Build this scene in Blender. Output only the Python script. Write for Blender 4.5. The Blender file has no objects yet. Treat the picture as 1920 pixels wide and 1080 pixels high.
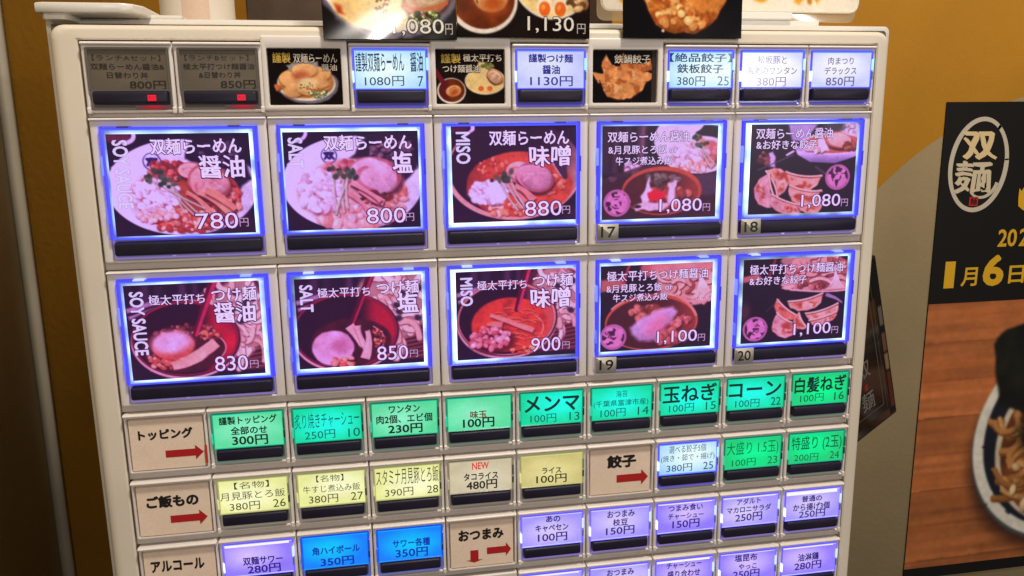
import bpy, bmesh, math, random
import numpy as np
from mathutils import Vector, Matrix

SC = bpy.context.scene
COL = SC.collection
CW, CH = 45.0, 40.817            # one grid cell of the button panel, mm
Z0 = 1.300                       # height of grid line v = 4

def P(u, v, d=0.0):
    """grid coordinates (cells right, cells down) and mm in front of the panel -> world metres"""
    return Vector(((u - 5) * CW / 1000, -d / 1000, Z0 - (v - 4) * CH / 1000))

# ------------------------------------------------------------------ camera
cam_d = bpy.data.cameras.new('camera'); cam = bpy.data.objects.new('camera', cam_d); COL.objects.link(cam)
cam_d.sensor_width = 36; cam_d.lens = 36 * 1475.92 / 1920; cam_d.clip_start = .01; cam_d.clip_end = 60
_R = ((0.98524169, 0.01249183, -0.17071254), (-0.04536927, 0.98072013, -0.19007803), (0.1650468, 0.1950179, 0.9668131))
def _w(v): return Vector((v[0], v[2], -v[1]))
_r, _d, _f = (_w(k) for k in _R)
cam.matrix_world = Matrix(((_r.x, -_d.x, -_f.x, -0.07850332), (_r.y, -_d.y, -_f.y, -0.45172996),
                           (_r.z, -_d.z, -_f.z, Z0 + 0.11265691), (0, 0, 0, 1)))
SC.camera = cam

# ------------------------------------------------------------------ world and lamps
W = bpy.data.worlds.new('World'); SC.world = W; W.use_nodes = True
bg = W.node_tree.nodes['Background']; bg.inputs[0].default_value = (1.0, .86, .72, 1); bg.inputs[1].default_value = .105

def lamp(name, loc, target, power, size, color):
    l = bpy.data.lights.new(name, 'AREA'); l.shape = 'DISK'; l.size = size; l.energy = power; l.color = color
    o = bpy.data.objects.new(name, l); COL.objects.link(o); o.location = loc
    o.rotation_euler = (Vector(target) - Vector(loc)).to_track_quat('-Z', 'Y').to_euler()
    return o
lamp('ceiling_downlight', (.18, -.46, 2.55), (.10, .15, 1.2), 17, .16, (1, .89, .745))
lamp('ceiling_lamp_behind', (.02, -3.0, 2.35), (0, 0, 1.35), 14, .08, (1, .91, .81))
lamp('side_lamp_behind', (1.74, -3.22, 1.70), (0, 0, 1.35), 18, .09, (1, .93, .85))

SC.view_settings.view_transform = 'Standard'; SC.view_settings.look = 'None'
SC.view_settings.exposure = 0; SC.view_settings.gamma = 1
SC.cycles.use_denoising = True
SC.cycles.max_bounces = 6

# ------------------------------------------------------------------ materials
def s2l(c):
    c = np.clip(np.asarray(c, float), 0, 1)
    return np.where(c <= .04045, c / 12.92, ((c + .055) / 1.055) ** 2.4)
def rgb8(r, g, b): return (r / 255, g / 255, b / 255)

def new_mat(name):
    m = bpy.data.materials.new(name); m.use_nodes = True
    return m, m.node_tree.nodes, m.node_tree.links, m.node_tree.nodes['Principled BSDF']

def plastic(name, col, rough=.4, var=.06, scale=40, bump=.02, spec=.5):
    m, N, L, b = new_mat(name)
    tc = N.new('ShaderNodeTexCoord')
    n = N.new('ShaderNodeTexNoise'); n.inputs['Scale'].default_value = scale; n.inputs['Detail'].default_value = 5
    L.new(tc.outputs['Object'], n.inputs['Vector'])
    r = N.new('ShaderNodeMapRange'); r.inputs[1].default_value = .3; r.inputs[2].default_value = .7
    r.inputs[3].default_value = 1 - var; r.inputs[4].default_value = 1 + var * .5
    L.new(n.outputs['Fac'], r.inputs[0])
    mx = N.new('ShaderNodeVectorMath'); mx.operation = 'SCALE'; mx.inputs[0].default_value = col
    L.new(r.outputs[0], mx.inputs['Scale']); L.new(mx.outputs[0], b.inputs['Base Color'])
    b.inputs['Roughness'].default_value = rough; b.inputs['Specular IOR Level'].default_value = spec
    n2 = N.new('ShaderNodeTexNoise'); n2.inputs['Scale'].default_value = scale * 20
    L.new(tc.outputs['Object'], n2.inputs['Vector'])
    bp = N.new('ShaderNodeBump'); bp.inputs['Strength'].default_value = bump; bp.inputs['Distance'].default_value = .001
    L.new(n2.outputs['Fac'], bp.inputs['Height']); L.new(bp.outputs[0], b.inputs['Normal'])
    return m

def printed(name, emit=0.0, rough=.3, spec=.5, base=1.0, coat=0.0, mottled=0.0):
    """ink on paper or film: the colour comes from the print (colour attribute); emit > 0 for backlit film"""
    m, N, L, b = new_mat(name)
    a = N.new('ShaderNodeAttribute'); a.attribute_name = 'Col'
    n = N.new('ShaderNodeTexNoise'); n.inputs['Scale'].default_value = 900; n.inputs['Detail'].default_value = 2
    tc = N.new('ShaderNodeTexCoord'); L.new(tc.outputs['Object'], n.inputs['Vector'])
    r = N.new('ShaderNodeMapRange'); r.inputs[1].default_value = .25; r.inputs[2].default_value = .75
    r.inputs[3].default_value = 1 - mottled; r.inputs[4].default_value = 1 + mottled
    L.new(n.outputs['Fac'], r.inputs[0])
    mx = N.new('ShaderNodeVectorMath'); mx.operation = 'SCALE'
    L.new(a.outputs['Color'], mx.inputs[0]); L.new(r.outputs[0], mx.inputs['Scale'])
    if emit:
        b.inputs['Base Color'].default_value = (.012, .012, .018, 1)
        L.new(mx.outputs[0], b.inputs['Emission Color']); b.inputs['Emission Strength'].default_value = emit
    else:
        L.new(mx.outputs[0], b.inputs['Base Color'])
    b.inputs['Roughness'].default_value = rough; b.inputs['Specular IOR Level'].default_value = spec
    b.inputs['Coat Weight'].default_value = coat; b.inputs['Coat Roughness'].default_value = .08
    return m

M_DOOR = plastic('beige_door_paint', (.74, .67, .57), .38, .09, 9, .03)
M_BEZEL = plastic('ivory_plastic', (.77, .715, .69), .34, .10, 16, .02)
M_RAIL = plastic('grey_ivory_plastic', (.55, .50, .475), .42, .06, 30, .02)
M_CAB = plastic('white_steel', (.72, .70, .66), .3, .05, 12, .01)
M_DARK = plastic('dark_gap', (.03, .028, .025), .7, .2, 30, .02)
M_BAR = plastic('black_acrylic_bar', (.014, .011, .030), .45, .2, 60, .01, .28)
M_LIT = printed('backlit_print', 1.0, .30, .14, mottled=.05)
M_CARD = printed('backlit_label', 1.0, .15, .11, mottled=.05)
M_PANEL = printed('light_panel', 2.2, .4, .2)
M_RIM = printed('acrylic_glow', 1.0, .2, .4)
M_RIMB = printed('acrylic_glow_blue', 1.9, .2, .4)
M_PRINT = printed('printed_card', 0, .42, .4, mottled=.05)
M_GLOSS = printed('laminated_print', 0, .09, .26, mottled=.05)
M_POSTER = printed('poster_print', 0, .5, .25, mottled=.05)

# ------------------------------------------------------------------ mesh builder
class MB:
    """collects coloured vertices and faces (local mm: x right, y down, d towards the viewer) into one mesh"""
    def __init__(s): s.V = []; s.C = []; s.F = []; s.M = []; s.n = 0
    def add(s, pts, faces, col, mat=0):
        pts = np.asarray(pts, float).reshape(-1, 3)
        c = np.asarray(col, float)
        if c.ndim == 1: c = np.tile(c, (len(pts), 1))
        s.V.append(pts); s.C.append(c)
        for f in faces: s.F.append([i + s.n for i in f]); s.M.append(mat)
        s.n += len(pts)
    def quad(s, x0, x1, y0, y1, d, col, mat=0):
        s.add([(x0, y0, d), (x0, y1, d), (x1, y1, d), (x1, y0, d)], [(0, 1, 2, 3)], col, mat)
    def grid(s, x0, x1, y0, y1, d, img, mat=0):
        h, w = img.shape[:2]
        X, Y = np.meshgrid(np.linspace(x0, x1, w), np.linspace(y0, y1, h))
        D = np.broadcast_to(np.asarray(d, float), X.shape)
        i = np.arange(h * w).reshape(h, w)
        f = np.stack([i[:-1, :-1], i[1:, :-1], i[1:, 1:], i[:-1, 1:]], -1).reshape(-1, 4)
        s.add(np.stack([X, Y, D], -1).reshape(-1, 3), f.tolist(), img.reshape(-1, 3), mat)
    def loft(s, specs, cap0=False, cap1=True, col=(.7, .7, .7), mat=0, n=4, cols=None):
        """specs: (x0, x1, y0, y1, corner radius, depth)"""
        loops = []
        for x0, x1, y0, y1, r, d in specs:
            r = max(min(r, (x1 - x0) / 2 - .001, (y1 - y0) / 2 - .001), .001); q = []
            for cx, cy, a0 in ((x1 - r, y0 + r, -90), (x1 - r, y1 - r, 0), (x0 + r, y1 - r, 90), (x0 + r, y0 + r, 180)):
                for k in range(n + 1):
                    a = math.radians(a0 + 90 * k / n); q.append((cx + r * math.cos(a), cy + r * math.sin(a), d))
            loops.append(q)
        m = len(loops[0]); pts = [p for q in loops for p in q]; F = []
        for k in range(len(loops) - 1):
            for i in range(m):
                j = (i + 1) % m
                F.append((k * m + i, k * m + j, (k + 1) * m + j, (k + 1) * m + i))
        if cap0: F.append(tuple(range(m))[::-1])
        if cap1: F.append(tuple((len(loops) - 1) * m + i for i in range(m)))
        c = np.asarray(col, float)
        if cols is not None: c = np.repeat(np.asarray(cols, float), m, axis=0)
        s.add(pts, F, c, mat)
    def build(s, name, mats, parent=None, smooth=None, recalc=False, loc=None, raw=False):
        V = np.concatenate(s.V); C = np.concatenate(s.C)
        if not raw: V = np.stack([V[:, 0], -V[:, 2], -V[:, 1]], 1) / 1000
        me = bpy.data.meshes.new(name)
        cnt = np.array([len(f) for f in s.F], dtype=np.int32)
        idx = np.array([i for f in s.F for i in f], dtype=np.int32)
        me.vertices.add(len(V)); me.vertices.foreach_set('co', V.astype(np.float32).ravel())
        me.loops.add(len(idx)); me.loops.foreach_set('vertex_index', idx)
        me.polygons.add(len(cnt))
        me.polygons.foreach_set('loop_start', np.concatenate([[0], np.cumsum(cnt)[:-1]]).astype(np.int32))
        me.polygons.foreach_set('material_index', np.array(s.M, dtype=np.int32))
        me.update(calc_edges=True); me.validate()
        a = me.color_attributes.new('Col', 'FLOAT_COLOR', 'POINT')
        a.data.foreach_set('color', np.concatenate([s2l(C), np.ones((len(C), 1))], 1).astype(np.float32).ravel())
        for m in (mats if isinstance(mats, (list, tuple)) else [mats]): me.materials.append(m)
        if recalc:
            b = bmesh.new(); b.from_mesh(me); bmesh.ops.recalc_face_normals(b, faces=b.faces); b.to_mesh(me); b.free()
        if smooth:
            me.polygons.foreach_set('use_smooth', np.ones(len(me.polygons), dtype=bool))
            me.set_sharp_from_angle(angle=math.radians(smooth))
        o = bpy.data.objects.new(name, me); COL.objects.link(o)
        if parent: o.parent = parent
        if loc is not None: o.location = loc
        return o

# lettering: outlines of the built-in font, fitted into a box
_cache = {}
def glyphs(body):
    if body not in _cache:
        c = bpy.data.curves.new('t', 'FONT'); c.body = body; c.resolution_u = 3
        o = bpy.data.objects.new('t', c); me = o.to_mesh()
        v = np.array([x.co[:] for x in me.vertices]); f = [tuple(p.vertices) for p in me.polygons]
        o.to_mesh_clear(); bpy.data.objects.remove(o); bpy.data.curves.remove(c)
        _cache[body] = (v, f)
    return _cache[body]

def text(mb, body, x0, x1, y0, y1, d, col, bold=.012, outline=None, owidth=.05, rot=0, shear=0, brush=0, mat=0, cy=True, slope=0):
    """fit the ink of body into the box (mm). rot=90 reads downwards. brush bends strokes a little"""
    v0, f = glyphs(body); lo, hi = v0.min(0), v0.max(0); h0, w0 = hi[1] - lo[1], hi[0] - lo[0]
    def place(offs, dd, cc):
        for k, (ax, ay) in enumerate(offs):                     # weight: the outline struck several times, each a hair higher
            v = v0; tx = (v[:, 0] + ax - lo[0]) / w0; ty = (v[:, 1] + ay - lo[1]) / h0
            if brush:
                q = v[:, 0] * 9 + v[:, 1] * 5
                tx = tx + brush * h0 / w0 * (np.sin(v[:, 1] * 11 + v[:, 0] * 2) * .6 + np.sin(q))
                ty = ty + brush * (np.sin(v[:, 0] * 7) + .6 * np.sin(q * 1.7))
            if rot == 90: X = x0 + ty * (x1 - x0); Y = y0 + tx * (y1 - y0)
            else: X = x0 + tx * (x1 - x0) + shear * (ty - .5) * (y1 - y0); Y = y1 - ty * (y1 - y0) - slope * tx
            mb.add(np.stack([X, Y, np.full_like(X, dd + .004 * k)], 1), f, cc, mat)
    ring = lambda r, n: [(r * math.cos(6.2832 * i / n + .4), r * math.sin(6.2832 * i / n + .4)) for i in range(n)]
    if brush: core = [(bold * 1.15 * t, -bold * .8 * t) for t in (-1, -.33, .33, 1)]
    elif bold > .006: core = ring(bold, 4 if bold < .02 else 6)
    else: core = [(0, 0)]
    if outline is not None:
        place(ring(bold + owidth, 9), d, outline); place(core, d + .06, col)
    else: place(core, d, col)

# ------------------------------------------------------------------ printing press: pictures computed as colour arrays
_rs = np.random.RandomState(3)
_LAT = _rs.rand(64, 64, 8)
def vnoise(x, y, ch=0):
    xi, yi = np.floor(x).astype(int), np.floor(y).astype(int); fx, fy = x - xi, y - yi
    fx = fx * fx * (3 - 2 * fx); fy = fy * fy * (3 - 2 * fy)
    g = lambda a, b: _LAT[b % 64, a % 64, ch]
    return (g(xi, yi) * (1 - fx) + g(xi + 1, yi) * fx) * (1 - fy) + (g(xi, yi + 1) * (1 - fx) + g(xi + 1, yi + 1) * fx) * fy
def fbm(x, y, o=3, ch=0):
    t = 0; a = .5; n = 0
    for k in range(o): t = t + a * vnoise(x * 2 ** k + 7.3 * k, y * 2 ** k + 3.1 * k, ch); n += a; a *= .5
    return t / n
def ss(a, b, x):
    t = np.clip((x - a) / (b - a), 0, 1); return t * t * (3 - 2 * t)

class Print:
    def __init__(s, w, h, asp, bg, seed=1):
        s.A = asp; s.X, s.Y = np.meshgrid(np.linspace(0, asp, w), np.linspace(0, 1, h))
        s.C = np.ones((h, w, 3)) * np.asarray(bg, float); s.r = random.Random(seed); s.sd = seed * 3.7; s.px = 1.0 / h
    def put(s, m, col, a=1.0): s.C += (m * a)[..., None] * (np.asarray(col, float) - s.C); return m
    def noise(s, sc, o=3, ch=0): return fbm(s.X * sc + s.sd, s.Y * sc + s.sd * 1.3, o, ch)
    def el(s, cx, cy, rx, ry, col=None, rot=0, soft=None, wob=0, wsc=5, a=1.0):
        """ellipse; cx, rx as fractions of the width, cy, ry of the height"""
        dx, dy = s.X - cx * s.A, s.Y - cy; rx *= s.A
        c, n = math.cos(math.radians(rot)), math.sin(math.radians(rot))
        q = np.sqrt(((dx * c + dy * n) / rx) ** 2 + ((-dx * n + dy * c) / ry) ** 2)
        if wob: q = q + wob * (s.noise(wsc, 3, 1) - .5) * 2
        e = soft if soft is not None else 1.2 * s.px / min(rx, ry)
        m = 1 - ss(1 - e, 1 + e, q)
        if col is not None: s.put(m, col, a)
        return m
    def poly(s, pts, col=None, soft=None, a=1.0, wob=0, wsc=8):
        X, Y = s.X, s.Y
        if wob: X = X + wob * (s.noise(wsc, 2, 2) - .5) * 2; Y = Y + wob * (s.noise(wsc, 2, 3) - .5) * 2
        q = [(x * s.A, y) for x, y in pts]; ins = np.zeros(X.shape, bool); dist = np.full(X.shape, 9.)
        for (x0, y0), (x1, y1) in zip(q, q[1:] + q[:1]):
            if y0 != y1:
                ins ^= ((y0 > Y) != (y1 > Y)) & (X < (x1 - x0) * (Y - y0) / (y1 - y0) + x0)
            l = (x1 - x0) ** 2 + (y1 - y0) ** 2 + 1e-12
            t = np.clip(((X - x0) * (x1 - x0) + (Y - y0) * (y1 - y0)) / l, 0, 1)
            dist = np.minimum(dist, np.hypot(X - x0 - t * (x1 - x0), Y - y0 - t * (y1 - y0)))
        e = soft or s.px; m = ss(-e, e, np.where(ins, dist, -dist))
        if col is not None: s.put(m, col, a)
        return m
    def line(s, pts, w, col=None, w1=None, soft=None, a=1.0):
        w1 = w if w1 is None else w1; best = np.full(s.X.shape, -9.); q = [(x * s.A, y) for x, y in pts]; n = len(q) - 1
        for k in range(n):
            (x0, y0), (x1, y1) = q[k], q[k + 1]; l = (x1 - x0) ** 2 + (y1 - y0) ** 2 + 1e-12
            t = np.clip(((s.X - x0) * (x1 - x0) + (s.Y - y0) * (y1 - y0)) / l, 0, 1)
            dd = np.hypot(s.X - x0 - t * (x1 - x0), s.Y - y0 - t * (y1 - y0))
            best = np.maximum(best, (w + (w1 - w) * (k + t) / n) / 2 - dd)
        e = soft or s.px; m = ss(-e, e, best)
        if col is not None: s.put(m, col, a)
        return m
    def curve(s, p0, p1, p2, w, col, w1=None, n=7, edge=None, a=1.0):
        pts = []
        for k in range(n + 1):
            t = k / n; pts.append(tuple((1 - t) ** 2 * p0[i] + 2 * t * (1 - t) * p1[i] + t * t * p2[i] for i in (0, 1)))
        if edge is not None: s.line([(x + .004, y + .008) for x, y in pts], w * 1.25, edge, None if w1 is None else w1 * 1.25, a=a)
        return s.line(pts, w, col, w1, a=a)
    def shade(s, m, dx, dy, amt):
        """picture tone: lighter towards (-dx, -dy)"""
        g = (s.X / s.A - .5) * dx + (s.Y - .5) * dy
        s.C *= (1 - m * np.clip(g * amt, -.9, .9))[..., None]
    def tex(s, m, amp, sc, o=3, ch=0): s.C *= (1 + m * amp * (s.noise(sc, o, ch) - .5) * 2)[..., None]
    def bits(s, cx, cy, rx, ry, n, size, cols, elong=1.6, dark=(.3, .12, .06), rot=0, box=False):
        """heap of small pieces, each with a dark lower edge and a light top"""
        c, sn = math.cos(math.radians(rot)), math.sin(math.radians(rot)); jobs = []
        for k in range(n):
            a = s.r.uniform(0, 6.283); q = math.sqrt(s.r.random()) ** .9
            x, y = q * math.cos(a) * rx * s.A, q * math.sin(a) * ry
            jobs.append((cy + x * sn + y * c, cx + (x * c - y * sn) / s.A))
        for y, x in sorted(jobs):
            z = size * s.r.uniform(.6, 1.3); e = s.r.uniform(1, elong); ro = s.r.uniform(0, 180); col = np.array(s.r.choice(cols)) * s.r.uniform(.9, 1.08)
            fx = z * e / s.A
            s.el(x + .2 * fx, y + .45 * z, fx * 1.02, z, dark, ro, .35, a=.6)
            s.el(x, y, fx, z, col, ro, .3)
            s.el(x - .25 * fx, y - .3 * z, fx * .5, z * .45, np.minimum(col * 1.15 + .05, 1), ro, .6, a=.7)
    def noodles(s, cx, cy, rx, ry, n, w, cols, edge=(.5, .32, .16)):
        for k in range(n):
            a = s.r.uniform(0, 6.283); q = math.sqrt(s.r.random())
            x, y = cx + q * math.cos(a) * rx, cy + q * math.sin(a) * ry
            b = s.r.uniform(0, 6.283); l = s.r.uniform(.5, 1.1)
            p1 = (x + rx * l * .5 * math.cos(b), y + ry * l * .5 * math.sin(b)); p2 = (x + rx * l * .7 * math.cos(b + 1), y + ry * l * .7 * math.sin(b + 1))
            s.curve((x, y), p1, p2, w * s.r.uniform(.8, 1.2), s.r.choice(cols), edge=edge)
    def done(s, lo=None, hi=None, g=1.0, warp=.004, grain=.07, sat=1.0, gain=1.0):
        h, w = s.C.shape[:2]                         # uneven print: small wander of every outline, paper grain
        dx = warp * (fbm(s.X * 22, s.Y * 22, 3, 4) - .5) * 2; dy = warp * (fbm(s.X * 22 + 9, s.Y * 22, 3, 5) - .5) * 2
        ix = np.clip(((s.X / s.A + dx) * (w - 1)).round().astype(int), 0, w - 1); iy = np.clip(((s.Y + dy) * (h - 1)).round().astype(int), 0, h - 1)
        c = s.C[iy, ix] * (1 + grain * (fbm(s.X * 60, s.Y * 60, 3, 6) - .5) * 2 + grain * (fbm(s.X * 12, s.Y * 12, 3, 7) - .5) * 2)[..., None]
        q = np.pad(c, ((1, 1), (1, 1), (0, 0)), 'edge'); c = .45 * c + .55 * (q[:-2, 1:-1] + q[2:, 1:-1] + q[1:-1, :-2] + q[1:-1, 2:]) / 4
        l = c.mean(-1, keepdims=True); c = np.clip((l + sat * (c - l)) * gain, 0, 1) ** g
        if lo is not None: c = np.asarray(lo) + c * (np.asarray(hi) - np.asarray(lo))
        return np.clip(c, 0, 1)

GREEN = [(.30, .38, .22), (.22, .30, .18), (.40, .46, .30)]
PORK = (.96, .74, .68)
def sprouts(p, roots, heads, w=.014, col=(.93, .96, .86)):
    for (x0, y0), (x1, y1) in zip(heads, roots):
        p.curve((x0, y0), ((x0 + x1) / 2 - .03, (y0 + y1) / 2), (x1, y1), w * .75, col, w * .9, edge=(.55, .38, .34), a=.8)
    for k, (x, y) in enumerate(heads):
        for j in range(5):
            p.el(x + p.r.uniform(-.055, .05), y + p.r.uniform(-.06, .04), p.r.uniform(.012, .028), p.r.uniform(.016, .03), GREEN[(k + j) % 3], p.r.uniform(0, 180), .4)
def chashu(p, cx, cy, rx, ry, rot=0, col=PORK):
    p.el(cx + .006, cy + .03, rx * 1.04, ry * 1.04, (.32, .12, .08), rot, .12, .1, a=.8)
    m = p.el(cx, cy, rx, ry, col, rot, .05, .10, 4)
    p.tex(m, .12, 9, 4); p.shade(m, .6, 1.2, .55)
    dx, dy = p.X - cx * p.A, p.Y - cy; c, n = math.cos(math.radians(rot)), math.sin(math.radians(rot))
    u, v = (dx * c + dy * n) / (rx * p.A), (-dx * n + dy * c) / ry
    q = np.sqrt(u * u + v * v) + .12 * (p.noise(6) - .5); q = q + .35 * (p.noise(3.5, 3, 6) - .5); sw = np.sin(8 * q + 1.0 * np.arctan2(v, u)) * ss(.18, .5, p.noise(5, 2, 7))
    p.put(m * ss(.55, .95, sw) * ss(.1, .25, q) * .55, (.74, .42, .38)); p.put(m * ss(.6, 1, -sw) * .35, (1, .9, .86))
    p.put(m * ss(.86, .97, q), (.62, .32, .24), .6)
    for k in range(3): p.curve((cx + p.r.uniform(-.7, .7) * rx, cy + p.r.uniform(-.7, .7) * ry), (cx, cy - ry * .4), (cx + p.r.uniform(-.8, .8) * rx, cy + p.r.uniform(-.8, .8) * ry), .008, (1, .9, .86), a=.5)
def menma(p, strips, w=.075, col=(.90, .64, .50)):
    for a, b, c in strips:
        L, R, mid = [], [], []
        for k in range(9):
            t = k / 8; q = [(1 - t) ** 2 * a[i] + 2 * t * (1 - t) * b[i] + t * t * c[i] for i in (0, 1)]
            d = [2 * (1 - t) * (b[i] - a[i]) + 2 * t * (c[i] - b[i]) for i in (0, 1)]; d[0] *= p.A; n = math.hypot(*d) + 1e-9; h = w * .5 * (.85 + .3 * math.sin(3 * t + a[0] * 20))
            L.append((q[0] - d[1] / n * h / p.A, q[1] + d[0] / n * h)); R.append((q[0] + d[1] / n * h / p.A, q[1] - d[0] / n * h)); mid.append(q)
        P_ = L + R[::-1]; cc = np.minimum(np.array(col) * 1.06 + .02, 1) * p.r.uniform(.95, 1.05)
        p.poly([(x + .006, y + .022) for x, y in P_], (.30, .12, .10), .016, .75)
        m = p.poly(P_, cc, wob=.01); p.tex(m, .12, 12, 4)
        for f in (.25, .55, .8):
            p.line([(l[0] * f + r_[0] * (1 - f), l[1] * f + r_[1] * (1 - f)) for l, r_ in zip(L, R)], .006, cc * (.86 if f < .5 else 1.1), a=.4)
        p.line(L, .008, cc * .74, a=.6); p.line(R, .007, np.minimum(cc * 1.18, 1), a=.6)
def onion(p, cx, cy, rx, ry, n, s=.026):
    p.el(cx, cy, rx * 1.02, ry * 1.02, (.80, .62, .58), 0, .3, .2)
    p.bits(cx, cy, rx, ry, n, s, [(1, .98, 1), (.97, .90, .93), (1, 1, 1), (.92, .82, .84)], 1.9, (.62, .38, .36))
def table(p):
    p.tex(np.ones_like(p.X), .5, 4, 4); p.put(ss(.45, .8, p.noise(3, 3, 4)) * ss(.55, 1, p.Y), (.30, .20, .17), .7)
def logo(p, x, y, s, col=(.16, .15, .34)):
    m = p.el(x, y, s, s * 1.35, rot=-20); m2 = p.el(x, y, s * .87, s * 1.35 * .90, rot=-20); p.put(np.clip(m - m2, 0, 1), col, .9)
    for a, b in (((-.5, -.3), (-.05, .35)), ((-.05, -.35), (-.5, .4)), ((.05, -.35), (.5, -.3)), ((.5, -.3), (.1, .4)), ((.1, -.1), (.55, .4)), ((-.55, -.32), (-.1, -.36))):
        p.line([(x + a[0] * s, y + a[1] * s * 1.3), (x + b[0] * s, y + b[1] * s * 1.3)], .022, col)

def bowl_soy():
    p = Print(200, 160, 1.31, (.10, .05, .08), 1); table(p)
    p.poly([(.0, .0), (.16, .0), (.17, .05), (.10, .10), (.0, .07)], (.45, .22, .25), .02); p.curve((.19, .0), (.2, .07), (.12, .09), .04, (.95, .9, .95))
    m = p.el(.50, .53, .535, .475, (.985, .97, .985)); p.shade(m, .5, .3, .25); p.put(m * p.el(.53, .60, .42, .40, soft=.25), (.90, .84, .85), .55)
    p.poly([(.60, .03), (.86, .02), (.93, .12), (.97, .34), (1.0, .46), (.90, .55), (.80, .35), (.52, .28)], (.12, .10, .12), .02, wob=.05)
    t = p.poly([(.60, .03), (.95, .1), (.96, .5), (.52, .28)]); p.tex(t, .6, 14, 4)
    p.bits(.78, .2, .16, .12, 30, .02, [(.30, .26, .26), (.2, .18, .2), (.42, .36, .36)], 2.5, (.05, .04, .06))
    s = p.el(.54, .63, .375, .345, (.66, .36, .19), 0, .03, .04); p.tex(s, .3, 9, 4); p.put(s * ss(.1, -.3, p.Y - .45), (.45, .22, .12), .6)
    logo(p, .30, .27, .065)
    p.bits(.72, .55, .16, .2, 34, .03, [(.55, .28, .18), (.70, .40, .26), (.45, .20, .14)], 1.6)
    p.bits(.53, .86, .28, .11, 95, .026, [(.80, .42, .30), (.93, .66, .52), (.70, .32, .20), (.98, .80, .70)], 1.6, (.40, .14, .08))
    p.bits(.86, .66, .05, .12, 24, .022, [(.80, .45, .32), (.92, .68, .56)], 1.8, (.4, .14, .08))
    p.bits(.42, .36, .14, .10, 34, .026, [(.74, .36, .28), (.86, .54, .44), (.58, .26, .18)], 1.5)
    chashu(p, .56, .36, .09, .08); chashu(p, .69, .48, .155, .17, 25)
    menma(p, [((.52, .58), (.62, .64), (.68, .80)), ((.60, .58), (.72, .62), (.82, .80)), ((.66, .56), (.8, .66), (.86, .76))], .062)
    onion(p, .30, .61, .165, .17, 105)
    p.bits(.30, .80, .14, .06, 30, .024, [(.98, .86, .84), (.95, .74, .66)], 1.7, (.5, .22, .16))
    sprouts(p, [(.56, .80), (.60, .80), (.50, .78), (.64, .74)], [(.34, .40), (.40, .46), (.43, .49), (.30, .46)], .017)
    return p
def bowl_salt():
    p = Print(200, 160, 1.31, (.10, .05, .08), 2); table(p)
    p.curve((.17, .0), (.17, .07), (.10, .09), .035, (.95, .9, .95))
    m = p.el(.50, .53, .525, .485, (.985, .97, .985)); p.shade(m, .5, .3, .22)
    p.poly([(.62, .04), (.88, .03), (.95, .15), (.97, .4), (.88, .56), (.78, .36), (.48, .26)], (.16, .11, .12), .02, wob=.05)
    p.bits(.80, .22, .16, .13, 44, .022, [(.42, .34, .33), (.3, .22, .24), (.55, .45, .44)], 2.5, (.08, .05, .07))
    s = p.el(.50, .62, .40, .35, (.93, .76, .70), 0, .10, .05); p.tex(s, .14, 8, 4)
    logo(p, .33, .24, .06)
    p.bits(.52, .86, .30, .10, 80, .034, [(.97, .84, .78), (.90, .68, .60), (1, .93, .90), (.95, .78, .72)], 1.8, (.72, .42, .36))
    p.bits(.82, .68, .08, .14, 26, .028, [(.95, .78, .70), (.86, .58, .48)], 1.8, (.55, .26, .2))
    p.bits(.40, .36, .12, .07, 22, .028, [(.90, .62, .58), (.80, .46, .42)], 1.6)
    chashu(p, .66, .45, .20, .19, 12, (.96, .80, .82))
    p.bits(.66, .68, .1, .06, 26, .022, [(.45, .24, .16), (.62, .36, .24), (.35, .2, .14)], 2)
    menma(p, [((.46, .62), (.56, .72), (.60, .82)), ((.54, .60), (.62, .70), (.72, .74)), ((.48, .52), (.62, .62), (.70, .72))], .06, (.86, .62, .58))
    onion(p, .26, .60, .16, .20, 90, .034)
    sprouts(p, [(.38, .86), (.42, .82), (.36, .84), (.45, .78)], [(.36, .42), (.44, .42), (.48, .46), (.47, .40)], .024)
    return p
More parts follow.
